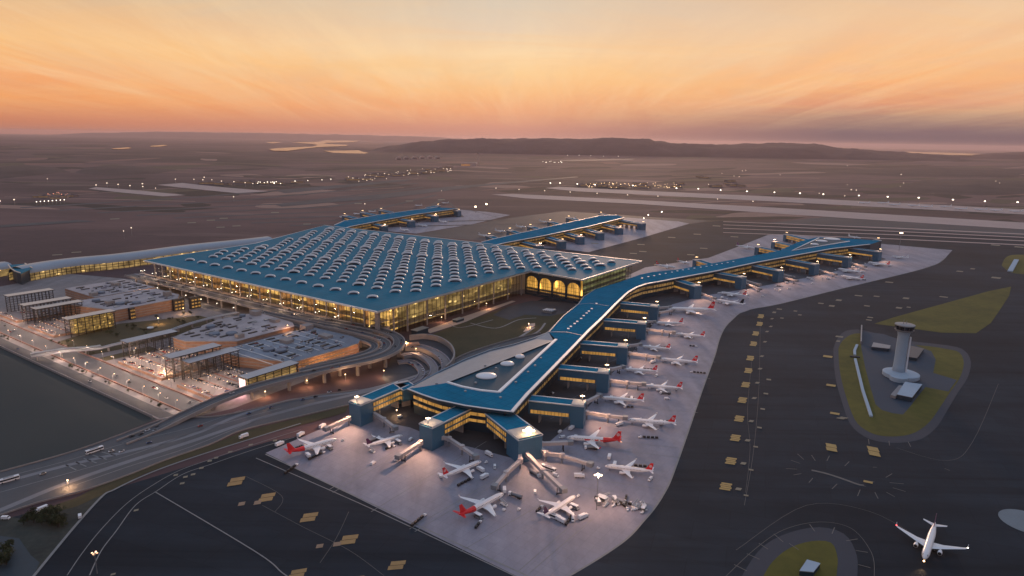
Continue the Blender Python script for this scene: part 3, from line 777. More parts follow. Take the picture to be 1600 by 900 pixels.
PZ = 26.0
pier = thing('main_pier', 'long bright blue roofed pier with triangular near end, running to the far right', 'pier', at(860, 600))
east = [(803, 644), (826, 617), (856, 586), (880, 561), (905, 535), (924, 515), (943, 497), (964, 475), (983, 457), (997, 449), (1012, 444), (1040, 439), (1060, 435), (1120, 424), (1180, 411), (1240, 400), (1300, 389), (1360, 382)]
westt = [(857.6, 519), (880, 494), (904, 475), (912, 464), (930, 452), (967, 441), (1000, 429), (1020, 425), (1060, 421), (1110, 412), (1164, 402), (1218, 391.5), (1250, 377), (1276, 371), (1300, 371), (1377, 376)]
front = [(646, 604.5), (637, 608), (660, 617), (684, 625), (727, 634), (769, 640), (803, 644)]
E_ = [at(x, y, PZ) for x, y in east]; Wt = [at(x, y, PZ) for x, y in westt]; Fr = [at(x, y, PZ) for x, y in front]
A0 = at(869, 531, PZ); Tb = at(779.5, 613.6, PZ); Tl = at(699, 598, PZ)
curve = [Tl, at(722, 605, PZ), at(750, 610.5, PZ), Tb]
# deck of the pier: one strip round the recess
mainroof = [A0] + [Tb] + curve[2:0:-1] + [Tl] + Fr[1:] + E_[1:] + Wt[::-1]
mb = MB(); mb.prism(mainroof, PZ - 2.5, PZ, 1, 0); roofp = mb.build('roof', [m_roofp, m_dkteal], pier)
# recessed dark triangle
mb = MB(); mb.prism([A0, Tb] + curve[2:0:-1] + [Tl], PZ - 2.4, PZ - 0.9, 0, 0); mb.build('recessed_roof', m_roofdk, pier)
# long sloping pale flank
side_in = [Fr[1], Tl, A0, Wt[0]]
flank_out = [at(x, y, PZ - 5) for x, y in [(641, 606), (690, 580), (728, 562), (765, 548), (803, 539), (835, 529), (857, 520)]]
mb = MB(); n = 12
inner = [Fr[1].lerp(Tl, 0.02)] + [Fr[1].lerp(Tl, 0.5), Tl, Tl.lerp(A0, 0.33), Tl.lerp(A0, 0.66), Tl.lerp(A0, 0.97), Wt[0]]
for i in range(6):
    mb.poly([inner[i], inner[i + 1], flank_out[i + 1], flank_out[i]], 0)
    mb.poly([flank_out[i], flank_out[i + 1], Vector((flank_out[i + 1].x, flank_out[i + 1].y, 0)), Vector((flank_out[i].x, flank_out[i].y, 0))], 1)
m_flank = material('sky_sheen_flank_roof', (0.24, 0.28, 0.34), 0.4, 0.1, var=0.10, vscale=0.02, extra=seams(9, math.radians(28), 0.88))  # bright sky reflected by the slope is put into this paler roof colour
mb.build('roof_flank', [m_flank, m_dkteal], pier, fix=False)
mb = MB(); mb.path([p + Vector((0, 0, 0.3)) for p in flank_out], 1.8, 0.9); mb.build('roof_edge_trim', m_teal, pier)
tr = MB(); tr.path([p + Vector((0, 0, 0.02)) for p in offset(E_, 1.6)], 3.2, 0.9); tr.path([p + Vector((0, 0, 0.02)) for p in Fr], 1.6, 0.6); tr.build('roof_edge_trim', m_trim, pier)
tr = MB(); tr.path([Tb + Vector((0, 0, .02)), A0 + Vector((0, 0, .02))], 3.2, 1.2); tr.path([p + Vector((0, 0, .03)) for p in curve], 2.4, 1.2); tr.build('recess_trim', m_rim, pier)
tr = MB(); tr.path([Tl + Vector((0, 0, .02)), A0 + Vector((0, 0, .02))], 1.0, 0.6)
tr.path([p + Vector((0, 0, .02)) for p in Wt[0:5]], 1.2, 0.6); tr.path([at(855, 519, PZ + .05), at(885, 519, PZ + .05), at(915, 525.5, PZ + .05)], 0.9, 0.5)
tr.path([at(898, 476, PZ + .05), at(920, 474, PZ + .05), at(951, 478, PZ + .05)], 0.5, 0.3); tr.build('roof_seam', m_pale, pier)
for (cx_, cy_, wpx) in ((759.8, 586.5, 33), (792.6, 567.5, 22), (812.3, 556.5, 15.5)):
    c = at(cx_, cy_ + 2, PZ - 0.9); r = wpx / 2 * (c - Vector((0, 0, CAM_H))).length / FPX * 0.97
    mb = MB(); mb.rings([[(c.x + rr * r * math.cos(t * math.pi / 12), c.y + 0.8 * rr * r * math.sin(t * math.pi / 12), c.z + z) for t in range(24)] for rr, z in ((1.0, 0), (1.04, 0.8), (1.0, 1.4), (0.8, 2.4), (0.45, 3.1), (0.1, 3.3))])
    mb.build('oval_skylight', m_white, pier, smooth=True)
# rows of small roof lights
dash1 = [(888, 514), (892, 510.5), (898, 506), (902, 502.5), (908, 498), (912, 493.5), (916.5, 489.5), (920, 486.5), (924.5, 482.5), (932, 474.5)]
dash2 = [(1003, 435), (1013, 432.5), (1022, 431), (1031, 429), (1040, 427.5), (1050, 425.5), (1058.5, 423.6), (1067, 422), (1076, 420.7), (1085, 419.3), (1095, 417.7), (1104, 416.4), (1112, 414.8), (1120, 413.4), (1128, 412), (1137, 410.4), (1146, 408.8)]
for lst in (dash1, dash2):
    for k, (x, y) in enumerate(lst):
        c = at(x, y, PZ); x2, y2 = lst[min(k + 1, len(lst) - 1)] if k < len(lst) - 1 else (2 * x - lst[k - 1][0], 2 * y - lst[k - 1][1])
        dd = at(x2, y2, PZ) - c; mb = MB(); mb.box((c.x, c.y, PZ), (3.4, 2.8, 0.7), math.atan2(dd.y, dd.x) + 0.4); mb.build('roof_light', m_rim, pier)
for (x, y) in [(845, 560), (836, 572), (806, 598), (825, 582), (727, 612), (782, 622), (682, 600), (743, 599), (758, 572), (775, 576)]:
    c = at(x, y, PZ); mb = MB(); mb.box((c.x, c.y, PZ), (2.0, 2.0, 1.3), 0.4); mb.build('roof_vent', m_pale, pier)
# far triangle
T1, T2, T3, T4 = at(1237.5, 392, PZ), at(1279.5, 372.3, PZ), at(1306, 373, PZ), at(1327, 377.5, PZ)
mb = MB(); mb.prism([T1, T2, T3, T4], PZ + .05, PZ + .3); mb.build('recessed_roof', m_roofdk, pier)
tr = MB(); tr.path([T4 + Vector((0, 0, .32)), T1 + Vector((0, 0, .32)), T2 + Vector((0, 0, .32))], 3.4, 1.2); tr.build('recess_trim', m_rim, pier)
for (x, y, r) in ((1273, 382, 9), (1284, 376.8, 13), (1300, 373.5, 19)):
    c = at(x, y, PZ + .3); mb = MB(); mb.lathe(c, [(r, 0), (r, 1), (r * .7, 2.4), (.5, 3)], 16); mb.build('oval_skylight', m_white, pier, smooth=True)
# walls under the roof with lit floors
def wall_run(par, pts, inset, z1, mats=(m_stripd, m_dkteal), z_bands=((7.5, 11.5), (14.5, 19.0)), lo=0.0):
    P = offset([Vector((p.x, p.y, 0)) for p in pts], inset)
    mb = MB(); lt = MB(); po = MB()
    for i in range(len(P) - 1):
        a, b = P[i], P[i + 1]; d = (b - a); L = d.length
        if L < 1: continue
        d.normalize(); o = Vector((d.y, -d.x, 0)) * (0.25 if inset > 0 else -0.25); o2 = o * 2
        mb.poly([a + Vector((0, 0, lo)), b + Vector((0, 0, lo)), b + Vector((0, 0, z1)), a + Vector((0, 0, z1))])
        for z0, zz in z_bands:
            lt.poly([a + o + Vector((0, 0, z0)), b + o + Vector((0, 0, z0)), b + o + Vector((0, 0, zz)), a + o + Vector((0, 0, zz))])
            n = max(1, int(L / 6.5))
            for k in range(n): c = a.lerp(b, k / n) + o2; po.box((c.x, c.y, z0), (0.45, 0.3, zz - z0), math.atan2(d.y, d.x))
        mb.bar(a + o * 3 + Vector((0, 0, 12.2)), b + o * 3 + Vector((0, 0, 12.2)), 1.2, 1.2)
    mb.build('pier_wall', mats[1], par, fix=False); lt.build('window_band', mats[0], par, fix=False); po.build('window_post', m_dark, par)
wall_run(pier, E_, 9, PZ - 2.6)
wall_run(pier, Fr[1:] , 7, PZ - 2.6, (m_strip, m_dkteal), ((9, 12), (15, 18)))
wall_run(pier, Wt[0:4], -6, PZ - 2.6, (m_golddim, m_dkteal))
wall_run(pier, Wt[6:], -6, PZ - 2.6)
mb = MB(); mb.prism([E_[-1], Wt[-1], Wt[-2], at(1340, 384, PZ)], 0, PZ - 2.7); mb.build('end_wall', m_dkteal, pier)

PODS = []
def add_pod(par, start, end, zt=20.0, name=None, **k):
    wing, d, s = pod(par, at(*start, zt), at(*end, zt), zt, **k); PODS.append((name, at(*end, zt), d, s, zt)); return wing
add_pod(pier, (630, 600), (554, 632), rows=2, wd=13, tower=15, name='W1')
add_pod(pier, (640, 608), (626, 598.5), rows=2, wd=13, tower=4, name='W0')
add_pod(pier, (728, 636), (665, 667), rows=2, wd=13, tower=15, name='W2')
add_pod(pier, (776, 644), (829, 685), rows=2, wd=21, tower=20, name='S')
for nm, a, b in [('E1', (828, 623), (914, 632)), ('E2', (874, 574), (952, 581.5)), ('E3', (908, 535.5), (981, 541.5)), ('E4', (944, 500), (1010, 505.5)), ('E5', (970, 473.5), (1029, 479))]:
    add_pod(pier, a, b, name=nm, zt=21.0, wd=12)
for nm, a, b in [('E6', (1052, 436), (1091, 448)), ('E7', (1116, 425.5), (1163, 434)), ('E8', (1178, 415), (1221, 424)), ('E9', (1231, 405.5), (1277, 414)), ('E10', (1279, 396), (1329, 403)), ('E11', (1324, 387), (1376, 394))]:
    add_pod(pier, a, b, name=nm, zt=21.0, wd=14)
for nm, a, b in [('B1', (1222, 394), (1183, 386)), ('B2', (1246, 386), (1209, 378)), ('B3', (1266, 376), (1228, 366.5)), ('B4', (1110, 413), (1087, 406)), ('B5', (1345, 380), (1373, 375.5))]:
    add_pod(pier, a, b, name=nm, zt=18.0, wd=13, rows=2)

# piers behind the hall
def back_pier(label, near, far_, pods, zt=24.0):
    t = thing('pier', label, 'pier', at(*near[len(near) // 2]))
    Nr = [at(x, y, zt) for x, y in near]; Fa = [at(x, y, zt) for x, y in far_]
    mb = MB(); mb.prism(Nr + Fa[::-1], zt - 2.5, zt, 1, 0); mb.build('roof', [m_roofp, m_dkteal], t)
    tr = MB(); tr.path([p + Vector((0, 0, .03)) for p in Nr], 2.6, 1.0); tr.path([p + Vector((0, 0, .03)) for p in Fa], 2.0, 0.8); tr.build('roof_edge_trim', m_trim, t)
    wall_run(t, Nr, 7, zt - 2.6, (m_stripd, m_dkteal))
    wall_run(t, Fa, -7, zt - 2.6, (m_stripd, m_dkteal))
    for nm, a, b in pods: add_pod(t, a, b, name=nm, zt=18.0, wd=16, rows=1, tower=18)
    return t
back_pier('blue roofed pier behind the right half of the hall roof with six gate wings', [(770, 384), (788, 380), (850, 368.5), (920, 354), (976, 340)], [(752, 378.5), (776, 372.5), (850, 356), (936, 337.5), (964, 336)],
          [('C1', (812, 377), (845, 385)), ('C2', (850, 369), (880, 378)), ('C3', (880, 363), (909, 371)), ('C4', (909, 356.5), (940, 365)), ('C5', (940, 350), (970, 357)), ('C6', (968, 344), (1006, 350)),
           ('C7', (778, 374), (764, 368.5)), ('C8', (812, 365), (796, 360)), ('C9', (842, 358), (828, 354)), ('C10', (874, 351), (859, 346.5)), ('C11', (905, 344.5), (888, 340.5)), ('C12', (950, 336.5), (938, 334.5))])
back_pier('blue roofed pier farthest back behind the left half of the hall roof', [(535, 358), (548, 354), (600, 344), (650, 335), (715, 326)], [(522, 352), (538, 345), (590, 336), (640, 329), (684, 324)],
          [('D1', (580, 349), (602, 354)), ('D2', (618, 341), (645, 346)), ('D3', (655, 334), (682, 338)), ('D4', (700, 328), (718, 330)), ('D5', (555, 341), (538, 337)), ('D6', (585, 336), (566, 332)), ('D7', (612, 332), (595, 328.5)), ('D8', (668, 325), (685, 321.5))])

# curved concourse on the left
con = thing('transit_concourse', 'long curved metal vaulted concourse reaching from the left edge to the hall', 'concourse', at(200, 410))
cp = smooth_path([at(x, y, 0) for x, y in [(28, 439), (70, 430), (120, 423), (170, 418), (220, 411.5), (300, 400), (380, 391), (420, 386)]], 6)
R = []; nn = 12
for i, p in enumerate(cp):
    d = cp[min(i + 1, len(cp) - 1)] - cp[max(i - 1, 0)]; d.normalize(); s = Vector((-d.y, d.x, 0)); wdt = 24 if i > 4 else 17 + i * 1.6
    R.append([p + s * wdt * math.cos(math.pi * k / nn) + Vector((0, 0, 13 + 12 * math.sin(math.pi * k / nn))) for k in range(nn + 1)])
mb = MB(); k = 0
for r in R: mb.v += [tuple(q) for q in r]
for i in range(len(R) - 1):
    for j in range(nn):
        a = i * (nn + 1) + j; mb.f.append((a, a + 1, a + nn + 2, a + nn + 1)); mb.m.append(0)
mb.build('vaulted_roof', m_pale, con, smooth=True, fix=False)
mb = MB(); mb.path([r[nn // 2 - 3] + Vector((0, 0, .1)) for r in R], 1.6, 0.8); mb.build('roof_ridge_rail', m_trim, con)
for sgn in (0, nn):
    mb = MB(); lt = MB()
    for i in range(len(R) - 1):
        a, b = R[i][sgn], R[i + 1][sgn]; lt.poly([Vector((a.x, a.y, 0)), Vector((b.x, b.y, 0)), b, a])
    lt.build('lit_glass_wall', m_golddim, con, fix=False)
    for i in range(0, len(R)):
        a = R[i][sgn]; out_ = (R[i][sgn] - R[i][nn // 2]); out_.z = 0; out_.normalize(); mb.box((a.x + out_.x, a.y + out_.y, 0), (0.8, 0.8, 13.2), 0)
    for z in (4.5, 9): mb.path([Vector((r[sgn].x, r[sgn].y, z)) for r in R], 0.8, 0.8)
    mb.build('mullion_grid', m_dark, con)
c0 = at(18, 416, 22); 
mb = MB(); hp = [at(x, y, 22) for x, y in [(13, 414), (17, 420), (24, 424.5), (32, 427), (50, 419), (45, 416), (39, 412)]]
mb.prism(hp, 20.5, 22, 0); mb.build('entrance_roof', m_roof, con)
mb = MB(); mb.path([p + Vector((0, 0, .1)) for p in hp[:4]], 1.6, 1.3); mb.path([p + Vector((0, 0, .1)) for p in hp[4:]], 2.0, 1.3); mb.build('entrance_roof_rim', m_cream, con)
mb = MB(); cc = sum(hp, Vector()) / len(hp); mb.prism([cc.lerp(p, 0.8) for p in hp], 0, 20.4); mb.build('entrance_hall', m_dkteal, con)
con2 = thing('far_concourse_wing', 'short concourse wing cut off by the left picture edge', 'concourse', at(0, 425))
A_, B_ = at(-60, 440, 0), at(10, 427, 0); d = (B_ - A_).normalized(); s = Vector((-d.y, d.x, 0)); mb = MB()
mb.rings([[p + s * 20 * math.cos(math.pi * k / 8) + Vector((0, 0, 12 + 10 * math.sin(math.pi * k / 8))) for k in range(9)] for p in (A_, B_)]); mb.build('vaulted_roof', m_pale, con2, smooth=False)
mb = MB(); mb.poly([A_ - s * 20, B_ - s * 20, B_ - s * 20 + Vector((0, 0, 12)), A_ - s * 20 + Vector((0, 0, 12))]); mb.build('lit_glass_wall', m_golddim, con2, fix=False)

# ---------------------------------------------------------------- landside ground
def absheet(name, pts, z, mat):
    mb = MB(); mb.poly([hb(a, b, z) for a, b in pts]); return structure(name, mb, mat)
absheet('plaza', [(700, -286), (-10, -286), (-34, -262), (-42, -230), (-36, -150), (-30, -60), (-20, 0), (40, 14), (600, 14), (760, -40)], 0.14, m_pave)
sheet('dark_field', [(-400, 400), (0, 540), (45, 562), (245, 655), (125, 702), (0, 737), (-400, 860)], 0.12, m_field)
absheet('lawn', [(338, -178), (318, -238), (232, -238), (226, -200), (236, -60), (300, -60), (345, -150)], 0.20, m_grass2)
absheet('lawn', [(213, -178), (213, -236), (196, -236), (192, -178)], 0.20, m_grass2)
absheet('road', [(700, -262.5), (-16, -262.5), (-16, -241), (700, -241)], 0.19, m_road)
absheet('road', [(700, -284), (-10, -284), (-14, -272), (700, -272)], 0.19, m_asph2)
absheet('road', [(600, -20), (-10, -20), (-10, -32), (600, -32)], 0.19, m_road)
m_divid = material('reddish_divider', (0.24, 0.13, 0.10), 0.85, var=.2)
fe = MB(); fe.bar(hb(420, -287.5, 0), hb(-4, -287.5, 0), 0.6, 2.6); tag(fe.build('boundary_wall', m_conc2), 'low pale wall along the edge of the dark field', 'wall')
for bb, lab in ((-264, 'long low divider wall beside the outermost landside road'), (-239.5, 'long low divider wall on the inner side of the landside road')):
    mb = MB(); mb.bar(hb(560, bb, 0), hb(-18, bb, 0), 1.2, 1.6); tag(mb.build('divider_wall', m_divid), lab, 'wall')
# court beside the hall
sheet('court_grass', [(640, 530), (676, 522), (735, 500), (800, 477), (850, 476), (890, 480), (872, 500), (852, 520), (800, 535), (745, 552), (700, 578), (668, 582), (640, 570)], 0.22, m_grass2)
sheet('service_road', [(795, 479), (830, 470), (905, 474), (893, 487), (860, 494), (820, 492), (796, 500), (770, 492)], 0.26, m_asph2)
m_litpave = material('lamp_tinted_paving', (0.52, 0.38, 0.30), 0.8, var=0.15, vscale=0.06)  # lamp light on the ground is put into this pale warm colour
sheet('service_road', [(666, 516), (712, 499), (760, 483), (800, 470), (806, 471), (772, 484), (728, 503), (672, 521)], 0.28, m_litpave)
sheet('pavement', [(817, 519), (828, 506), (836, 505), (836, 509), (826, 518)], 0.30, m_litpave)  # pale patch painted for the light at the tunnel mouth
for pts, wd in (([(700, 578), (745, 560), (790, 540), (820, 522), (834, 512)], 4), ([(745, 552), (800, 532), (838, 520), (852, 505)], 3), ([(735, 505), (775, 513), (810, 500), (838, 497)], 2), ([(700, 505), (720, 512), (770, 500)], 1.6)):
    mb = MB(); mb.ribbon(lift(smooth_path(ats(pts)), 0.31), wd); structure('path', mb, m_conc2)

# ---------------------------------------------------------------- highway in front
cor_u = [(835, 522), (790, 532), (735, 549), (690, 570), (655, 590), (620, 600), (560, 609), (480, 620), (400, 638), (340, 650), (290, 652), (250, 657), (125, 702), (0, 738), (-150, 790)]
cor_l = [(-150, 870), (0, 805), (60, 785), (128, 767), (200, 742), (260, 718), (328, 694), (378, 672), (460, 652), (545, 632), (640, 606), (700, 580), (765, 552), (845, 524)]
sheet('highway', cor_u + cor_l, 0.36, m_road)
hl = MB()
def hline(px, wd, z=0.42, m=0, n=5): hl.ribbon(lift(smooth_path(ats(px), n), z), wd, m)
hline([(690, 572), (640, 591), (560, 612), (480, 622), (440, 629), (372, 650), (300, 680), (200, 706), (100, 729), (0, 756), (-60, 772)], 5.0)
hline([(650, 592), (620, 601), (540, 620), (480, 634), (400, 656), (300, 690), (200, 722), (100, 757), (0, 798), (-60, 820)], 5.5)
hline([(380, 640), (300, 668), (200, 692), (100, 722), (0, 748)], 0.7, m=1)
hline([(440, 638), (330, 668), (200, 713), (100, 742), (0, 770)], 0.8, m=1)
hline([(780, 540), (700, 574), (660, 592)], 1.0, m=1)
hline([(500, 630), (420, 650), (300, 698), (200, 730), (120, 758)], 0.8, m=1)
for k in range(5): hline([(103 + k * 14, 727 - k * 5), (119 + k * 16, 735 - k * 5.5)], 1.0, m=1)
m_shoulder = material('pale_concrete_shoulder', (0.20, 0.20, 0.215), 0.8, var=0.12, vscale=0.05)
structure('road_marking', hl, [m_shoulder, m_dimpaint], fix=False)
sheet('grass_verge', [(545, 634), (460, 655), (378, 675), (328, 697), (250, 721), (155, 760), (118, 779), (40, 806), (45, 812), (120, 792), (175, 767), (225, 741), (300, 714), (400, 683), (480, 662), (540, 645)], 0.40, m_grass2)
sheet('wasteland', [(-60, 880), (0, 806), (40, 812), (118, 784), (158, 772), (160, 776), (118, 822), (52, 900), (20, 960), (-80, 1000)], 0.34, material('dark_wasteland', (0.030, 0.040, 0.040), 0.95, var=0.5, vscale=0.03, col2=(0.055, 0.062, 0.050)))
sheet('wet_ground', [(-40, 850), (0, 838), (30, 842), (48, 868), (62, 880), (50, 905), (10, 960), (-60, 960)], 0.40, material('dark_blue_ground', (0.012, 0.03, 0.045), 0.6, var=0.2, vscale=0.02))
rl = MB()
for px, wd in (([(470, 662), (400, 684), (330, 706), (262, 729), (215, 748), (178, 766), (160, 776), (118, 822), (52, 902), (30, 930)], 1.8), ([(470, 672), (400, 694), (330, 718), (280, 736), (240, 758), (200, 786), (160, 826), (128, 866), (105, 900)], 0.6),
               ([(460, 684), (400, 702), (330, 726), (285, 742), (245, 768), (212, 790), (182, 830), (158, 862), (140, 900)], 0.7), ([(242, 769), (398, 862), (440, 895), (455, 905)], 0.8)):
    rl.ribbon(lift(smooth_path(ats(px), 6), 0.44), wd)
structure('road_marking', rl, m_dimpaint, fix=False)

# guard rails that read as bright lines
def rail(label, px, z, h=1.1, wd=0.5, mat=None, name='guard_rail', n=6):
    mb = MB(); mb.path(lift(smooth_path(ats(px, z), n), z), wd, h); return tag(mb.build(name, mat or m_conc2), label, 'guard rail')
rail('concrete barrier along the field side of the highway', [(560, 610), (480, 621), (400, 639), (340, 651), (290, 653), (250, 657.5), (125, 702.5), (0, 738)], 0.4)
rail('concrete barrier between the highway and the brown grass verge', [(545, 633), (460, 653), (378, 673), (328, 695), (260, 719), (200, 743), (128, 768), (60, 786), (0, 806)], 0.4)
rail('pale parapet beside the flank roof of the pier', [(845, 521), (800, 531), (735, 551), (690, 573), (655, 592), (600, 606)], 0.4, 1.6, 0.8)

# ---------------------------------------------------------------- elevated roads
def elevated(label, pts, wd, name='elevated_road', step=38.0, par=None):
    """pts = (px, py, z) on the deck"""
    C = smooth_path([at(x, y, z) for x, y, z in pts], 6)
    t = thing(name, label, 'elevated road', (C[len(C) // 2].x, C[len(C) // 2].y, 0))
    mb = MB(); mb.path([p - Vector((0, 0, 2.0)) for p in C], wd, 2.0, 1, 0); mb.build('road_deck', [m_road, m_conc2], t)
    for sg in (-1, 1):
        mb = MB(); mb.path([p + Vector((0, 0, 0.02)) for p in offset(C, sg * (wd / 2 - 0.5))], 1.0, 1.3); mb.build('parapet', m_conc2, t)
    mb = MB(); mb.ribbon([p + Vector((0, 0, .04)) for p in C], 0.4); mb.build('lane_line', m_dimpaint, t, fix=False)
    for p, h in walk(C, step):
        if p.z < 5: continue
        mb = MB(); mb.box((p.x, p.y, 0), (2.4, 3.4, p.z - 3.4), h); mb.box((p.x, p.y, p.z - 3.4), (2.6, wd * 0.8, 1.4), h); mb.build('support_column', m_conc2, t)
    return t, C
elevated('outermost elevated roadway looping round the near corner of the car park', [(452, 492, 15), (500, 499, 15), (550, 507, 15), (590, 515, 15), (616, 524, 15), (624, 535, 15), (613, 549, 15), (582, 561, 15), (530, 572, 15), (470, 586, 14), (400, 604, 12), (340, 625, 8), (285, 650, 3.5), (240, 672, 0.8), (190, 692, 0.5)], 14)
elevated('inner elevated roadway running inside the outer loop by the hall', [(400, 486, 15), (455, 498, 15), (510, 509, 15), (560, 520, 15), (592, 529, 15), (604, 538, 15), (594, 549, 15), (565, 559, 15), (520, 569, 15), (470, 580, 14.5)], 11)
elevated('short curved inner ramp hugging the round car park corner', [(430, 502, 11), (490, 514, 11), (545, 526, 11), (578, 535, 11), (585, 543, 11), (570, 552, 11), (530, 563, 11), (480, 575, 11)], 9)
# departures forecourt deck
fc = thing('departures_forecourt', 'long raised forecourt road deck along the golden front of the hall', 'forecourt', hb(300, 0, 0))
mb = MB(); mb.prism([hb(600, 12.5), hb(60, 12.5), hb(10, 8), hb(10, -4), hb(110, -19), hb(600, -19)], 12.6, 14.6, 1, 0); mb.build('road_deck', [m_road, m_conc2], fc)
mb = MB(); mb.bar(hb(598, -18.4, 14.6), hb(110, -18.4, 14.6), 0.8, 1.2); mb.build('parapet', m_conc2, fc)
mb = MB(); mb.bar(hb(598, -2, 14.62), hb(60, -2, 14.62), 3.0, 0.3); mb.build('median_kerb', m_conc, fc)
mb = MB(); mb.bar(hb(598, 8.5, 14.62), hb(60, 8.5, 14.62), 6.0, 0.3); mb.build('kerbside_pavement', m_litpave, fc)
for a in range(30, 600, 36):
    mb = MB(); c = hb(a, -14, 0); mb.box(c, (2.2, 2.2, 12.6), HB_ROT); mb.build('support_column', m_conc2, fc)

# spiral ramps in the round pit
for lab, px, wd, z in (('outermost curved ramp in the round pit', [(633, 541), (656, 541), (680, 550), (695, 563), (697, 577), (688, 590), (672, 599)], 11, 5.0),
                       ('middle curved ramp in the round pit', [(628, 556), (648, 553), (667, 561), (678, 574), (676, 586), (664, 597)], 9, 3.4),
                       ('inner curved ramp in the round pit', [(622, 566), (640, 565), (653, 572), (659, 583), (652, 594), (636, 601)], 8, 2.0)):
    C = smooth_path([at(x, y, z) for x, y in px], 6); t = thing('curved_ramp', lab, 'ramp', (C[0].x, C[0].y, 0))
    mb = MB(); mb.path([p - Vector((0, 0, z - .2)) for p in C], wd, z - .2, 1, 0); mb.build('ramp_deck', [m_pave, m_conc2], t)
    mb = MB(); mb.path([p + Vector((0, 0, 0.02)) for p in offset(C, -wd / 2 + 0.5)], 0.9, 1.2); mb.path([p + Vector((0, 0, 0.02)) for p in offset(C, wd / 2 - 0.5)], 0.9, 1.2); mb.build('parapet', m_conc, t)
sheet('pit_floor', [(632, 530), (676, 531), (705, 545), (711, 562), (700, 580), (660, 600), (610, 606), (596, 590), (612, 560)], 0.30, m_asph2)
mb = MB(); mb.path(lift(smooth_path(ats([(640, 532), (662, 530), (685, 534), (703, 545), (710, 559), (706, 572), (697, 581)], 0), 5), 0.3), 1.8, 7.0); tag(mb.build('retaining_wall', m_conc2), 'curved pale retaining wall round the ramp pit', 'wall')
mb = MB(); c = at(645, 545, 0); mb.box((c.x, c.y, 0.3), (16, 12, 6.5), 0.3); pb = mb.build('ramp_portal', m_brick); tag(pb, 'small lamplit ramp portal building beside the round pit', 'building')
kb = thing('service_kiosk', 'dark flat roofed service block at the foot of the hall corner', 'building', at(655, 525)); c = at(656, 522, 0)
mb = MB(); mb.box(c, (22, 10, 7), HB_ROT + math.pi / 2); mb.build('wall', m_dkteal, kb); mb = MB(); mb.box((c.x, c.y, 7.02), (23, 11, 0.7), HB_ROT + math.pi / 2); mb.build('roof', m_pale, kb)
kb = thing('service_kiosk', 'low dark service block farther along the lit road beside the hall', 'building', at(716, 502)); c = at(716, 502, 0)
mb = MB(); mb.box(c, (16, 8, 3.4), HB_ROT + math.pi / 2); mb.build('wall', m_dkteal, kb); mb = MB(); mb.box((c.x, c.y, 3.42), (17, 9, 0.5), HB_ROT + math.pi / 2); mb.build('roof', m_pale, kb)
# court plant units
pl = thing('rooftop_plant', 'small white slatted plant unit standing in the garden court', 'plant unit', at(858, 487)); c = at(858, 488, 0)
mb = MB(); mb.box((c.x, c.y, 0), (18, 14, 4), HB_ROT); mb.build('casing', m_grey, pl)
for k in range(5): mb = MB(); mb.box((c.x - 6 + k * 3, c.y - k * .5, 4.02), (1.5, 12, 0.8), HB_ROT); mb.build('fan_housing', m_white, pl)

# ---------------------------------------------------------------- car park buildings
def deck_building(label, a0, a1, b0, b1, z, deck, slots=(), drums=(), cut=None, name='car_park', boxes=()):
    t = thing(name, label, 'car park', hb((a0 + a1) / 2, (b0 + b1) / 2, 0))
    pts = cut or [(a1, b0), (a0, b0), (a0, b1), (a1, b1)]
    P = [hb(a, b) for a, b in pts]; cc = sum(P, Vector()) / len(P)
    mb = MB(); mb.prism(P, 0, z, 0); mb.build('outer_wall', m_brick, t)
    mb = MB(); mb.prism([cc + (p - cc) * 1.008 for p in P], z + .02, z + .9, 0, 1); mb.build('roof_deck', [m_conc2, deck], t)
    for k in range(1, int(z // 3.6)):
        mb = MB(); mb.path([Vector((p.x, p.y, k * 3.6)) for p in [cc + (p - cc) * 1.004 for p in P]], 0.5, 0.8, closed=True); mb.build('floor_band', m_conc2, t)
    for (a, b) in slots:
        mb = MB(); mb.box(hb(a, b, z + .9), (3.0, 11.5, 1.1), HB_ROT); mb.build('roof_slot', m_dark, t)
    for (a, b, r) in drums:
        c = hb(a, b, z + .9); mb = MB(); mb.lathe(c, [(r, 0), (r, 2.6), (r * .92, 3.0), (0.3, 3.1)], 18); mb.build('ventilation_drum', material('drum_metal', (0.13, 0.17, 0.23), 0.6, var=0.1, vscale=0.2), t)
    for q_ in range(34):
        a, b = R_.uniform(a0 + 5, a1 - 5), R_.uniform(b0 + 6, b1 - 5)
        if not inside(hb(a, b), [cc + (p - cc) * .93 for p in P]): continue
        mb = MB(); mb.box(hb(a, b, z + .9), (R_.choice((1.6, 2.6, 4.0)), R_.choice((1.6, 3.0, 7.0)), R_.uniform(.7, 2.2)), HB_ROT); mb.build('roof_unit', R_.choice((m_grey, m_conc, m_pale, m_dark)), t)
    for (a, b, sx, sy, sz) in boxes:
        mb = MB(); mb.box(hb(a, b, z + .9), (sx, sy, sz), HB_ROT); mb.build('stair_house', m_conc2, t)
    return t
R_ = random.Random(2)
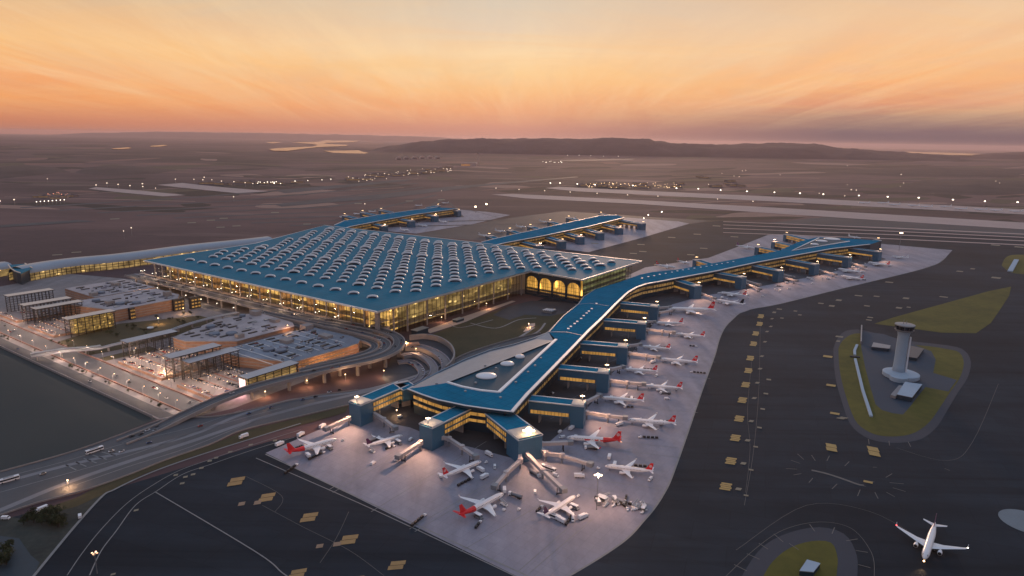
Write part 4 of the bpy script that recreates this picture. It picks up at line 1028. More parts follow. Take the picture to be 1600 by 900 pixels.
# near block, upper and lower decks
sl1 = [(a, b) for a in (118, 131, 160, 173, 192) for b in (-148, -128, -98, -70) if R_.random() < 0.75]
t = deck_building('near car park deck with brick side, dark roof slots and two round drums', 103, 207, -167, -38, 15, m_deck, sl1, [(146, -132, 6.5), (132, -118, 6.5), (180, -116, 5.5), (196, -60, 4)],
              cut=[(207, -90), (176, -167), (150, -167), (103, -130), (103, -48), (120, -38), (200, -34)], boxes=[(112, -120, 7, 9, 5), (140, -50, 12, 8, 4), (190, -44, 14, 9, 6)])
sl2 = [(a, b) for a in (2, 15, 30, 44, 58, 74, 86) for b in (-120, -96, -72, -48) if R_.random() < 0.7]
t2 = deck_building('lowest near car park deck, bluish grey, with a rounded lit corner', -8, 94, -133, -28, 12, m_deckb, sl2, [(50, -124, 6.5), (36, -118, 6.5), (64, -84, 4.5)],
              cut=[(94, -158), (60, -158), (-6, -133), (-10, -60), (-9, -42), (0, -31), (18, -27), (86, -30), (94, -58)], boxes=[(60, -92, 14, 10, 4), (40, -50, 16, 10, 3.5), (88, -40, 12, 12, 6)])
mb = MB()
for k in range(9):
    b = -152 + k * 12.5; mb.bar(hb(90, b, 13.0), hb(4, b, 13.0), 0.9, 0.5)
mb.build('roof_rib', m_trim, t2)
t3 = deck_building('far car park deck with tall warm brick side, dark roof slots and lattice towers', 357, 452, -177, -45, 16, m_deck, [(a, b) for a in (370, 386, 404, 420, 436) for b in (-140, -116, -92, -66) if R_.random() < 0.7],
              [(385, -128, 6), (430, -140, 5.5), (372, -112, 6)], cut=[(452, -177), (368, -151), (357, -151), (357, -60), (380, -45), (446, -45), (452, -60)], boxes=[(398, -136, 10, 10, 5), (384, -60, 9, 9, 7)])
t4 = deck_building('farthest car park deck nearest the vaulted concourse', 462, 560, -128, -38, 15, m_deck, [(a, b) for a in (476, 492, 510, 528, 545) for b in (-112, -92, -66, -50) if R_.random() < 0.75], [(480, -110, 5)],
              boxes=[(520, -70, 12, 10, 5), (474, -124, 10, 9, 5)])
for (par, a, b, w1, h1) in ((t3, 352, -62, 16, 18), (t3, 346, -40, 16, 18), (t3, 354, -128, 7, 16.5)):
    mb = MB(); mb.box(hb(a, b, 0), (5, w1, h1), HB_ROT); mb.build('lattice_tower', m_dark, par)
    mb = MB()
    for k in range(9): mb.box(hb(a - 2.6, b - w1 / 2 + (k % 3 + .7) * w1 / 3.2, 2 + (k // 3) * 5), (0.3, w1 / 5, 2.2), HB_ROT)
    mb.build('lit_opening', m_strip, par)
# lamplit brick sides: strips of lit openings
for par, p, q, z in ((t2, hb(-10.3, -64), hb(-7.0, -128), 12), ):
    mb = MB()
    for r in range(3):
        for k in range(15):
            c0, c1 = p.lerp(q, (k + .15) / 15), p.lerp(q, (k + .8) / 15); z0 = 1.4 + r * 3.6
            mb.poly([Vector((c0.x, c0.y, z0)), Vector((c1.x, c1.y, z0)), Vector((c1.x, c1.y, z0 + 1.6)), Vector((c0.x, c0.y, z0 + 1.6))])
    mb.build('lit_opening', m_orange, par, fix=False)

def canopy(label, a, z, b0=-217, b1=-161, wd=17, roofm=None, lit_m=None, lattice=True, solid=False):
    t = thing('parking_canopy', label, 'canopy', hb(a, (b0 + b1) / 2, 0))
    mb = MB(); mb.bar(hb(a, b0 - 2, z - 1.0), hb(a, b1 + 2, z - 1.0), wd, 1.0, 1, 0); mb.build('canopy_roof', [roofm or m_canopy, m_dark], t)
    n = 6
    for i in range(n + 1):
        for s in (-1, 1):
            c = hb(a + s * (wd / 2 - 1.2), b0 + (b1 - b0) * i / n); mb = MB(); mb.box(c, (0.8, 0.8, z - 1.0), HB_ROT); mb.build('column', m_dark, t)
    mb = MB()
    for s in (-1, 1):
        aa = a + s * (wd / 2 - 0.7)
        for k in range(1, int(z // 3.4)): mb.bar(hb(aa, b0, k * 3.4), hb(aa, b1, k * 3.4), 0.3, 0.45)
        if lattice:
            for k in range(13): mb.box(hb(aa, b0 + (b1 - b0) * k / 12, 3.4), (0.25, 0.25, z - 5.2), HB_ROT)
    for s in (b0, b1):
        for k in range(1, int(z // 3.4)): mb.bar(hb(a - wd / 2 + .7, s, k * 3.4), hb(a + wd / 2 - .7, s, k * 3.4), 0.3, 0.45)
    mb.build('lattice_screen', m_dark, t)
    if lit_m:
        mb = MB(); mb.bar(hb(a, b0 + 5, 3.0), hb(a, b1 - 1, 3.0), wd - 4.5, z - 6.5); mb.build('lit_core', lit_m, t)
    return t
canopy('grey canopy on a lattice frame beside the footbridge', 187, 21)
canopy('tallest grey canopy on dark columns above the near terraces', 77, 27, b0=-226, b1=-172)
canopy('grey canopy just in front of the tallest one on dark columns', 62, 22, b0=-215, b1=-160)
d4 = canopy('grey canopy with a bright pinkish screen on its end wall', -15, 17, b0=-199, b1=-140, wd=15, lit_m=m_golddim, lattice=False)
canopy('cream canopy farthest back above the landside car park', 522, 26, b0=-217, b1=-162, roofm=m_cream)
canopy('cream canopy second from the back with a toothed edge', 445, 26, b0=-225, b1=-170, roofm=m_cream)
canopy('cream canopy in the middle of the far group, in front of the toothed one', 425, 23, b0=-219, b1=-164, roofm=m_cream)
canopy('cream canopy nearest of the far group with a golden lit lattice wall', 333, 24, b0=-218, b1=-164, roofm=m_cream, lit_m=m_points)
mb = MB(); c = hb(-21.5, -203.4); p, q = hb(-10, -201.8), hb(-21, -201.8)
mb.bar((p.x, p.y, 1.0), (q.x, q.y, 1.0), 0.8, 15.0); mb.build('screen_frame', m_dark, d4)
s_ = MB(); o = -BU * 0.5; s_.poly([p + o + Vector((0, 0, 1.6)), q + o + Vector((0, 0, 1.6)), q + o + Vector((0, 0, 15.6)), p + o + Vector((0, 0, 15.6))]); s_.build('display_screen', m_screen, d4, fix=False)
# terraces of open parking between the canopies: slightly raised decks with kerb walls
for (a0, a1, b0, b1, z, lab) in ((84, 176, -232, -170, 3.2, 'raised open parking terrace beside the tallest grey canopy'), (-6, 54, -232, -168, 3.2, 'raised open parking terrace behind the bright screen'),
                            (340, 418, -232, -180, 3.2, 'raised open parking terrace between cream canopies'), (455, 515, -232, -150, 3.2, 'raised open parking terrace behind the toothed cream canopy')):
    t = thing('parking_terrace', lab, 'terrace', hb((a0 + a1) / 2, (b0 + b1) / 2, 0))
    mb = MB(); mb.prism([hb(a1, b0), hb(a0, b0), hb(a0, b1), hb(a1, b1)], 0, z, 1, 0); mb.build('terrace_deck', [m_pave, m_brick], t)
    for k in range(4):
        b = b0 + 4 + (b1 - b0 - 8) * k / 3; mb = MB(); mb.bar(hb(a1 - 2, b, z + .02), hb(a0 + 2, b, z + .02), 1.2, 0.7); mb.build('planter_wall', m_divid, t)
# footbridge
fb = thing('footbridge', 'pale footbridge crossing the parking terraces to the dark field', 'footbridge', at(140, 550))
C = smooth_path([at(x, y, 6) for x, y in [(372, 488), (330, 497), (290, 508), (235, 527), (185, 537), (150, 545), (100, 549), (48, 557)]], 5)
mb = MB(); mb.path([p - Vector((0, 0, 1)) for p in C], 5, 1.0); mb.build('bridge_deck', m_conc, fb)
mb = MB(); mb.path([p + Vector((0, 0, 3)) for p in C[-12:]], 5.5, 0.5); mb.build('bridge_roof', m_pale, fb)
for sg in (-1, 1): mb = MB(); mb.path([p + Vector((0, 0, .02)) for p in offset(C, sg * 2.3)], 0.25, 1.1); mb.build('handrail', m_trim, fb)
for p, h in walk(C, 24): mb = MB(); mb.box((p.x, p.y, 0), (0.9, 3, 4.9), h); mb.build('support_column', m_conc2, fb)
mb = MB(); mb.lathe(at(232, 512, .3), [(10, 0), (10, 1.2), (8, 1.4), (.5, 1.5)], 20); tag(mb.build('round_planter', m_grass2), 'round planted bed between the two car parks', 'planter')
mb = MB(); mb.lathe(at(235, 513, 1.8), [(4, 0), (4, 1.6), (.3, 2.2)], 16); tag(mb.build('glass_dome', m_trim), 'small pale dome standing on the round planted bed', 'dome')

# ---------------------------------------------------------------- islands by the control tower
isl = [(1310, 545), (1311, 570), (1315, 595), (1322, 620), (1335, 655), (1352, 672), (1375, 681), (1405, 682), (1430, 676), (1452, 660), (1470, 635), (1485, 612), (1500, 590), (1506, 567), (1499, 551), (1482, 546), (1450, 541), (1400, 536), (1350, 522), (1330, 523), (1316, 533)]
sheet('grass_island', isl, 0.22, m_grass, 3)
sheet('shoulder', [(800 + (x - 800) * 1, y) for x, y in []] or [(1302, 545), (1303, 570), (1307, 598), (1316, 630), (1328, 662), (1350, 682), (1378, 691), (1408, 692), (1440, 686), (1465, 666), (1482, 638), (1498, 612), (1512, 590), (1517, 566), (1507, 548), (1482, 540), (1400, 530), (1350, 516), (1322, 517), (1308, 530)], 0.18, material('shoulder_asphalt', (0.027, 0.038, 0.058), 0.8, var=0.1, vscale=0.02), 3)
sheet('tower_yard', [(1344, 518), (1346, 545), (1352, 575), (1360, 605), (1368, 632), (1378, 641), (1395, 646), (1411, 648), (1420, 638), (1434, 620), (1446, 605), (1482, 612), (1495, 594), (1458, 583), (1462, 562), (1455, 549), (1436, 542), (1418, 535), (1380, 522)], 0.26, m_blueasph)
sheet('grass_island', [(1366, 506), (1400, 495), (1480, 473), (1545, 455), (1580, 448), (1577, 462), (1560, 488), (1548, 505), (1525, 521), (1470, 520), (1420, 513)], 0.22, m_grass)
sheet('grass_island', [(1565, 415), (1572, 402), (1590, 398), (1640, 402), (1650, 420), (1610, 428), (1580, 426)], 0.22, m_grass, 3)
sheet('grass_island', [(1160, 960), (1190, 905), (1208, 877), (1235, 856), (1268, 846), (1298, 848), (1308, 868), (1308, 890), (1300, 940), (1270, 990)], 0.22, m_grass, 3)
sheet('shoulder', [(1130, 960), (1165, 890), (1195, 852), (1235, 832), (1280, 824), (1318, 834), (1336, 860), (1340, 890), (1330, 940), (1270, 1010)], 0.18, MAT['shoulder_asphalt'], 3)
mb = MB(); c = at(1606, 816, 0.2); mb.lathe(c, [(17, 0), (17, 0.15), (0.5, 0.16)], 32); structure('round_pad', mb, material('pad_concrete', (0.16, 0.20, 0.23), 0.8, var=.1))
mb = MB()
for i in range(10):
    a = math.radians(140 + i * 16); r0, r1 = 24, 31; mb.ribbon([c + Vector((r0 * math.cos(a), r0 * math.sin(a), .1)), c + Vector((r1 * math.cos(a), r1 * math.sin(a), .1))], 0.5)
# yellow position signs painted on the taxiways
ym = MB(); YK = 0
def ysq(px, py, wd, ht, gaps=2, skew=0.15, m=0):
    global YK; YK += 1
    c = at(px, py, 0.27 + 0.008 * (YK % 40)); sc = (c - Vector((0, 0, CAM_H))).length / FPX
    wd *= 0.78; ht *= 0.80; skew *= 0.5; W_ = wd * sc; vec = (at(px, py - 1) - at(px, py)); H_ = vec.length * ht; v = vec.normalized(); u = Vector((v.y, -v.x, 0))
    n = gaps + 1
    for k in range(n):
        y0 = -H_ / 2 + H_ * k / n + H_ * 0.02; y1 = -H_ / 2 + H_ * (k + 1) / n - H_ * 0.02; x0 = (0.05 if k % 2 else -0.04) * W_
        ym.poly([c + u * (-W_ / 2 + x0 + skew * y0) + v * y0, c + u * (W_ / 2 + x0 + skew * y0) + v * y0, c + u * (W_ / 2 + x0 + skew * y1) + v * y1, c + u * (-W_ / 2 + x0 + skew * y1) + v * y1], m)
for x, y in [(1189, 494), (1187, 506), (1181, 521), (1177.5, 537), (1172.5, 559.5), (1169.5, 579), (1165, 601), (1160, 625), (1155, 654), (1149, 684), (1142, 720), (1134, 760)]:
    s = 0.5 + (y - 494) / 480; ysq(x, y, 17 * s + 1, 13 * s + 1, 2 if y < 600 else 3); ysq(x + 15 + s * 5, y - 3 if y % 2 else y + 4, 9 * s, 5 * s, 0, 0.6, 1)
    if y > 560: ysq(x + 32, y + 14, 8, 3, 0, 0, 1)
for x, y in [(1299, 602), (1305, 646), (1294, 557)]: ysq(x, y, 15, 4, 0, 0.2)
ysq(1316, 653, 12, 5, 1, 1.2, 1); ysq(1299, 699, 17, 14, 1, -0.25); ysq(1365, 705, 17, 17, 1, -0.35); ysq(1357, 753, 14, 4, 0)
for x, y, s in [(369, 752, 24), (417, 777, 24), (403, 785, 12), (483, 808, 26), (545, 843, 28), (527, 850, 13), (500, 853, 12), (620, 883, 27), (378, 787, 11), (465, 896, 26), (560, 905, 20)]: ysq(x, y, s, s * 0.62, 1 if s > 20 else 0, 0.35, 2 if s > 13 else 3)
Rn = random.Random(8)
for x, y in [(1210, 488), (1218, 483), (1222, 497), (1243, 486), (1250, 492), (1283, 474), (1300, 478), (1311, 469), (1355, 478), (1360, 496), (1358, 500), (1310, 533), (1312, 526), (1416, 466), (1475, 464), (1557, 434), (1420, 480), (1405, 481), (1520, 420), (1500, 424), (1390, 441), (1370, 463), (1342, 462), (1556, 383), (1593, 386)]:
    ysq(x, y, Rn.choice((6, 9, 12)), Rn.choice((2, 3)), 0, 0.3, 1)
for x, y in [(275, 742), (290, 745), (302, 741), (315, 731), (328, 720), (338, 715), (213, 797), (285, 755), (360, 706), (392, 695), (430, 688), (177, 897)]: ysq(x, y, 7, 3.5, 0, 0.3, 1)
for x, y in [(960, 300), (1002, 382), (1005, 393), (1080, 398), (1100, 388), (1148, 370), (1090, 366), (1120, 353), (1050, 371), (930, 380), (990, 396), (430, 332), (560, 318), (690, 312), (640, 314), (480, 350), (830, 378), (700, 330), (350, 341), (330, 344), (300, 348), (180, 342), (345, 355), (370, 353), (120, 394), (90, 398)]: ysq(x, y, 14, 1.6, 0, 0, 1)
m_dimyel = material('worn_cream_paint', (0.24, 0.21, 0.15), 0.8, var=0.2, vscale=0.2)
m_oran = material('orange_yellow_paint', (0.36, 0.225, 0.09), 0.8, var=0.2, vscale=0.2); m_oran2 = material('faded_orange_paint', (0.30, 0.20, 0.13), 0.8, var=0.2, vscale=0.2)
structure('painted_marking', ym, [m_yel, m_dimyel, m_oran, m_oran2], fix=False)
# ticks of the shoulder markings
tk = MB()
def tick(p, q, wd=0.5): tk.ribbon([at(*p, 0.25), at(*q, 0.25)], wd)
for p, q in [((1233, 849), (1248, 859)), ((1265, 819), (1273, 830)), ((1304, 824), (1300, 834)), ((1322, 845), (1340, 842)), ((1337, 860), (1356, 863)), ((1341, 882), (1360, 887)), ((1209, 834), (1224, 847)), ((1186, 849), (1200, 858)), ((1167, 865), (1187, 874)), ((1147, 882), (1167, 892)),
             ((1268, 711), (1274, 720)), ((1296, 712), (1292, 720)), ((1327, 721), (1320, 728)), ((1364, 730), (1370, 730)), ((1394, 740), (1384, 746)), ((1270, 747), (1264, 754)), ((1308, 756), (1300, 764)), ((1344, 765), (1340, 775)), ((1367, 769), (1372, 779)), ((1385, 769), (1398, 776)), ((1390, 754), (1412, 756)), ((1395, 762), (1415, 768)), ((1246, 709), (1256, 718)), ((1228, 732), (1245, 733)), ((1240, 742), (1252, 740)), ((1236, 719), (1250, 724)),
             ((1357, 686), (1358, 694)), ((1389, 689), (1390, 696)), ((1419, 690), (1423, 698)), ((1360, 752), (1366, 753)), ((1476, 732), (1484, 735)), ((1346, 758), (1353, 760))]:
    tick(p, q, 0.6)
tk.ribbon(lift(smooth_path(ats([(1268, 735), (1290, 740), (1315, 748), (1340, 757), (1350, 759)]), 4), 0.25), 2.6)
tk.ribbon(lift(smooth_path(ats([(1175, 560), (1168, 640), (1172, 700), (1165, 770)]), 4), 0.25), 0.25)
tk.ribbon(lift(smooth_path(ats([(1188, 500), (1186, 600), (1178, 700), (1163, 790)]), 6), 0.25), 0.3)
tk.ribbon(lift(smooth_path(ats([(1130, 905), (1180, 858), (1225, 828), (1280, 816), (1330, 826), (1362, 865), (1366, 905)]), 6), 0.25), 0.35)
for px in ([(1400, 700), (1480, 720), (1520, 690), (1560, 600)], [(1150, 860), (1260, 790), (1360, 800), (1450, 850)], [(410, 790), (470, 822), (545, 860), (600, 900)], [(385, 745), (440, 775), (430, 800)], [(545, 800), (525, 842), (500, 880)], [(500, 470), (500, 470.1)]):
    tk.ribbon(lift(smooth_path(ats(px), 6), 0.25), 0.3)
structure('painted_marking', tk, material('faint_line_paint', (0.14, 0.13, 0.12), 0.8, var=0.2, vscale=0.2), fix=False)

# ---------------------------------------------------------------- apron control tower
TZ = rise(1407, 590, 507)
tw = thing('control_tower', 'pale blue white control tower with dark glazed cab rising from a round base', 'tower', at(1407, 589))
c = at(1407, 589); cx_, cy_ = c.x, c.y
mb = MB(); mb.lathe((cx_, cy_, 0), [(17.5, 0.3), (17.5, 1.0), (18.6, 1.2), (18.6, 5.0), (17.0, 5.6), (9, 6.0), (6, 6.1)], 40); mb.build('round_base', m_tower, tw, smooth=False)
mb = MB(); mb.lathe((cx_ - 9, cy_ - 12, 0.3), [(9, 0), (9, 4.6), (8.2, 5.0), (1, 5.1)], 24); mb.build('entrance_wing', m_tower, tw)
cs = at(1402.5, 587, 0); cx_, cy_ = cs.x, cs.y
mb = MB(); mb.lathe((cx_, cy_, 0), [(6.6, 2), (6.0, 12), (5.8, 20), (5.7, TZ * 0.76), (6.3, TZ * 0.82), (8.2, TZ * 0.86)], 32); mb.build('shaft', m_tower, tw, smooth=True)
mb = MB(); mb.bar((cx_ + 5.6, cy_ - 4.6, 6), (cx_ + 5.6, cy_ - 4.6, TZ * .76), 1.4, 1.4); mb.build('pale_shaft_stripe', material('pale_stripe', (0.7, 0.72, 0.76), 0.5, var=0.02), tw)  # plain pale stripe up the shaft
mb = MB(); mb.lathe((cx_, cy_, 0), [(8.6, TZ * .852), (9.6, TZ * .87), (9.6, TZ * .88)], 32); mb.build('gallery', m_grey, tw)
mb = MB(); mb.lathe((cx_, cy_, 0), [(8.4, TZ * .882), (9.9, TZ * .955)], 24); mb.build('cab_glazing', m_win, tw)
mb = MB(); mb.lathe((cx_, cy_, 0), [(10.2, TZ * .956), (10.2, TZ * .975), (4, TZ * .985)], 24); mb.build('cab_roof', m_grey, tw)
mb = MB()
for k in range(12): a = k * math.pi / 6; mb.tube((cx_ + 8.6 * math.cos(a), cy_ + 8.6 * math.sin(a), TZ * .883), (cx_ + 10.0 * math.cos(a), cy_ + 10.0 * math.sin(a), TZ * .955), 0.16, 4)
mb.build('cab_mullion', m_grey, tw)
mb = MB(); mb.tube((cx_ - 2, cy_, TZ * .98), (cx_ - 2, cy_, TZ * 1.06), 0.25, 6); mb.tube((cx_ + 2, cy_ + 1, TZ * .98), (cx_ + 2, cy_ + 1, TZ * 1.04), 0.25, 6); mb.build('antenna', m_grey, tw)
# walls, sheds and slabs round the tower
def lowbuild(label, px, z, wallm, roofm, name='service_building', cat='building'):
    P = ats(px); t = thing(name, label, cat, sum(P, Vector()) / len(P)); cc = sum(P, Vector()) / len(P)
    mb = MB(); mb.prism([cc + (p - cc) * .97 for p in P], 0.3, z, 0); mb.build('wall', wallm, t)
    mb = MB(); mb.prism(P, z + .02, z + .6, 1, 0); mb.build('roof', [roofm, m_grey], t); return t
lowbuild('low pale roofed shed behind the control tower shaft', [(1361, 547), (1389, 550), (1391, 545), (1364, 540)], 4, m_dkteal, m_grey)
lowbuild('grey brown roofed shed right of the control tower', [(1414, 562), (1432, 565), (1443, 550), (1420, 545)], 4, m_dkteal, material('brown_roof', (0.16, 0.14, 0.13), 0.8, var=0.1))
lowbuild('pale flat roofed building on the near side of the tower yard', [(1400, 624), (1424, 629), (1440, 608), (1413, 604)], 5, m_dkteal, m_tower)
mb = MB(); mb.prism([at(x, y) for x, y in [(1391, 621), (1399, 624), (1410, 607), (1404, 606)]], 0.3, 3.2); tag(mb.build('ramp_wall', m_grey), 'narrow grey ramp beside the pale building in the tower yard', 'ramp')
def long_wall(label, px, wd, h, mat): mb = MB(); mb.path(lift(ats(px), 0.25), wd, h); return tag(mb.build('enclosure_wall', mat), label, 'wall')
long_wall('long white double wall on the grass left of the tower, lower length', [(1336, 562), (1348, 612), (1361, 652)], 2.8, 1.6, m_tower)
long_wall('short white wall on the grass left of the tower, upper length', [(1339, 540), (1335, 549), (1335.5, 556)], 3.0, 1.6, m_tower)
long_wall('tall thin grey wall at the top corner of the tower yard', [(1346, 512), (1345, 538)], 1.5, 4, m_grey)
long_wall('short dark crossing wall on the grass left of the tower', [(1328, 558), (1343, 559)], 3, 1.4, m_asph2)
long_wall('white slab shelter on the small round grass patch at the far right', [(1578, 425), (1588, 407)], 9, 2.5, m_tower)
sl = lowbuild('grey and black slab shelter on the olive grass at the bottom', [(1248, 900), (1270, 902), (1281, 888), (1260, 882)], 3, m_dkteal, m_tower)

# ---------------------------------------------------------------- aircraft
def airliner(tail, rear=None, emblem=None, L=44.0, span=36.0, accent=None):
    """nose at the origin looking along +x; returns the root with all its parts"""
    t = thing('airliner', 'aircraft', 'airliner'); k = L / 44.0; r = 2.05 * (1 + (k - 1) * 0.8); zc = 3.9 * (0.5 + 0.5 * k)
    st = [(0, .08, -.5), (-0.7, .75, -.4), (-2, 1.3, -.2), (-4, 1.8, -.05), (-6.5, r, 0), (-L * .3, r, 0), (-L * .66, r, 0), (-L * .76, r * .86, .25), (-L * .87, r * .58, .75), (-L * .95, r * .32, 1.15), (-L, .14, 1.4)]
    mb = MB(); R = [[(x, rr * math.cos(a * math.pi / 8), zc + dz + rr * math.sin(a * math.pi / 8)) for a in range(16)] for x, rr, dz in st]
    mb.rings(R, 0)
    if rear is not None:
        for i in range(6 * 16, 10 * 16): mb.m[i] = 1
    f = mb.build('fuselage', [m_white, rear or m_white], t, smooth=True)
    for s in (-1, 1):
        mb = MB(); c = lambda x, y, z: (x, y * s, z)
        xr, xt = -L * .34, -L * .34 - span * .27
        for (lx, ly, lz, ch, th) in ():
            pass
        R = []
        for (y, xl, ch, z, th) in ((r * .6, xr, 8.2 * k, zc - 1.1, .9), (span * .18, xr - span * .085, 5.2 * k, zc - .75, .55), (span * .47, xt, 1.9 * k, zc + .25, .22), (span * .5, xt - .9, 1.0 * k, zc + .6, .12)):
            R.append([c(xl, y, z), c(xl - ch * .3, y, z + th / 2), c(xl - ch, y, z), c(xl - ch * .3, y, z - th / 2)])
        mb.rings(R, 0); wi = mb.build('wing', m_white, t)
        mb = MB(); mb.rings([[c(xt - .9, span * .5, zc + .6), c(xt - 1.9, span * .5, zc + .6), c(xt - 1.9, span * .5 - .15, zc + .6), c(xt - .9, span * .5 - .15, zc + .6)], [c(xt - 2.2, span * .505, zc + 2.3), c(xt - 2.9, span * .505, zc + 2.3), c(xt - 2.9, span * .5, zc + 2.3), c(xt - 2.2, span * .5, zc + 2.3)]])
        mb.build('winglet', accent or m_white, wi)
        mb = MB(); ey = span * .165; ex = xr - span * .04 + 2.6; ez = zc - 1.75 * k
        mb.rings([[(x, s * ey + rr * math.cos(a * math.pi / 6), ez + rr * math.sin(a * math.pi / 6)) for a in range(12)] for x, rr in ((ex, .95 * k), (ex - .15, 1.15 * k), (ex - 2, 1.2 * k), (ex - 4.2, .75 * k), (ex - 5, .45 * k))], 0, cap=False)
        mb.poly([(ex - .1, s * ey + .95 * k * math.cos(a * math.pi / 6), ez + .95 * k * math.sin(a * math.pi / 6)) for a in range(12)], 1)
        mb.poly([(ex - 4.9, s * ey + .5 * k * math.cos(a * math.pi / 6), ez + .5 * k * math.sin(a * math.pi / 6)) for a in range(12)], 1)
        mb.build('engine', [m_white, m_dark], t, smooth=False)
        mb = MB(); mb.prism([(ex - 1, s * ey - .15), (ex - 5, s * ey - .15), (ex - 5, s * ey + .15), (ex - 1, s * ey + .15)], ez + .9 * k, zc - .7); mb.build('engine_pylon', m_white, t)
        mb = MB(); R = []
        for (y, xl, ch, z, th) in ((.3, -L * .885, 3.8 * k, zc + 1.0, .4), (6.2 * k, -L * .885 - 3.4 * k, 1.5 * k, zc + 1.6, .15)):
            R.append([c(xl, y, z), c(xl - ch * .3, y, z + th / 2), c(xl - ch, y, z), c(xl - ch * .3, y, z - th / 2)])
        mb.rings(R, 0); mb.build('tailplane', [rear if rear else m_white], t)
        mb = MB(); 
        for i in range(int((L - 13) / 1.3)):
            x = -6 - i * 1.3
            if x < -L * .74: break
            mb.poly([(x, s * (r + .02), zc + .42), (x - .6, s * (r + .02), zc + .42), (x - .6, s * (r - .03), zc + .85), (x, s * (r - .03), zc + .85)])
        mb.build('cabin_windows', m_win, t, fix=False)
        mb = MB(); x0 = -L * .40; mb.box((x0, s * 3.0, .0), (.25, .25, zc - 1.2)); 
        mb.build('landing_leg', m_grey, t)
        mb = MB(); mb.tube((x0 - .3, s * 3.0 - .45, .58), (x0 - .3, s * 3.0 + .45, .58), .58, 10); mb.build('landing_wheel', m_blk, t)
    mb = MB(); R = []
    for (z, xl, ch, th) in ((zc + r * .55, -L * .80, 7.0 * k, .5), (zc + r * .9 + 1.2, -L * .845, 5.2 * k, .42), (zc + r + 6.2 * k, -L * .925, 2.5 * k, .2)):
        R.append([(xl, 0, z), (xl - ch * .3, th / 2, z), (xl - ch, 0, z), (xl - ch * .3, -th / 2, z)])
    mb.rings(R, 0); fin = mb.build('tail_fin', tail, t)
    if emblem:
        mb = MB(); zz = zc + r + 3.1 * k; xx = -L * .925
        for s in (-1, 1):
            n = 14
            for i in range(n):
                a0, a1 = 2 * math.pi * i / n, 2 * math.pi * (i + 1) / n
                mb.poly([(xx + 1.15 * k * math.cos(a0), s * .24, zz + 1.15 * k * math.sin(a0)), (xx + 1.15 * k * math.cos(a1), s * .24, zz + 1.15 * k * math.sin(a1)), (xx + .82 * k * math.cos(a1), s * .24, zz + .82 * k * math.sin(a1)), (xx + .82 * k * math.cos(a0), s * .24, zz + .82 * k * math.sin(a0))])
            mb.poly([(xx + .7 * k, s * .25, zz + .2), (xx + .1, s * .25, zz + .45), (xx - .7 * k, s * .25, zz - .05), (xx - .1, s * .25, zz - .1), (xx - .3, s * .25, zz - .6 * k)])
        mb.build('tail_emblem', m_white, fin, fix=False)
    mb = MB()
    for s in (-1, 1): mb.poly([(-1.7, s * .95, zc + .45), (-3.0, s * 1.45, zc + .55), (-3.2, s * 1.05, zc + 1.15), (-2.1, s * .55, zc + .95)])
    mb.poly([(-2.1, -.55, zc + .97), (-1.65, -.9, zc + .47), (-1.45, 0, zc + .5), (-1.65, .9, zc + .47), (-2.1, .55, zc + .97)])
    mb.build('cockpit_window', m_win, t, fix=False)
    mb = MB(); mb.box((-4.6, 0, 0.3), (.22, .22, zc - 2)); mb.build('nose_leg', m_grey, t)
    mb = MB(); mb.tube((-4.6, -.35, .42), (-4.6, .35, .42), .42, 10); mb.build('nose_wheel', m_blk, t)
    if accent is not None:
        mb = MB()
        for s in (-1, 1):
            for j, (x0, x1, z0, z1) in enumerate(((-L * .34, -L * .42, -1.2, 1.0), (-L * .52, -L * .57, -.9, 1.2), (-L * .62, -L * .70, -1.0, .9))):
                mb.poly([(x0, s * (r + .03), zc + z0 * .6), (x1, s * (r + .03), zc + z0 * .3), (x1 - .8, s * (r + .02), zc + z1 * .6), (x0 + .6, s * (r + .02), zc + z1 * .4)])
        mb.build('fuselage_graphic', accent, t, fix=False)
    return t
protos = {}
def park(kind, nose, tail, label, z=4.0, grp='aircraft parked on the concrete around the main pier'):
    L = {'wide': 63.0}.get(kind, 44.0)
    if kind not in protos:
        args = {'red': (m_red, None, True), 'redrear': (m_red, m_red, None), 'purple': (m_purp, None, None), 'black': (m_win, None, None), 'color': (m_red, m_red, True), 'wide': (m_red, None, True), 'white': (m_white, None, None), 'mauve': (material('mauve_paint', (0.25, 0.12, 0.22), 0.4, var=.05), None, None)}[kind]
        o = airliner(args[0], args[1], args[2], L=L, span=60 if kind == 'wide' else 36, accent=m_red if kind == 'color' else None); protos[kind] = o
    else: o = copy_tree(protos[kind])
    a, b = at(*nose, z), at(*tail, z); d = a - b; s = max(0.8, min(1.12, d.length / L))
    o.location = (a.x, a.y, 0.3); o.rotation_euler = (0, 0, math.atan2(d.y, d.x)); o.scale = (s, s, s)
    o['label'] = label; o['group'] = grp
    PLANES.append((o, label, a, math.atan2(d.y, d.x), L * s)); return o
PLANES = []
park('redrear', (527, 686), (447, 709), 'airliner with red tail and red rear body, leftmost on the near apron')
park('purple', (629, 679), (571, 697), 'airliner with purple tail between the two left gate towers')
park('red', (752, 720), (690, 746), 'red tailed airliner with plain white body just right of the second gate tower')
park('redrear', (787, 771), (716, 808), 'airliner with red tail and red rear body near the bottom centre')
park('purple', (899, 774), (848, 808), 'dark purple tailed airliner nearest the floodlight mast')
park('color', (885, 684), (972, 690), 'airliner with red graphics along its white body and red tail')
park('red', (945, 727), (1022, 737), 'red tailed airliner lowest on the right side of the apron')
park('red', (980, 656), (1057, 663), 'red tailed airliner at the long thin bridge of the first right gate wing')
park('red', (939, 621), (1007, 627), 'red tailed airliner beside the corner of the first right gate wing')
park('red', (1007, 602), (1067, 607), 'red tailed airliner at the long bridge of the second right gate wing')
park('red', (975, 576), (1028, 580), 'red tailed airliner beside the corner of the second right gate wing')
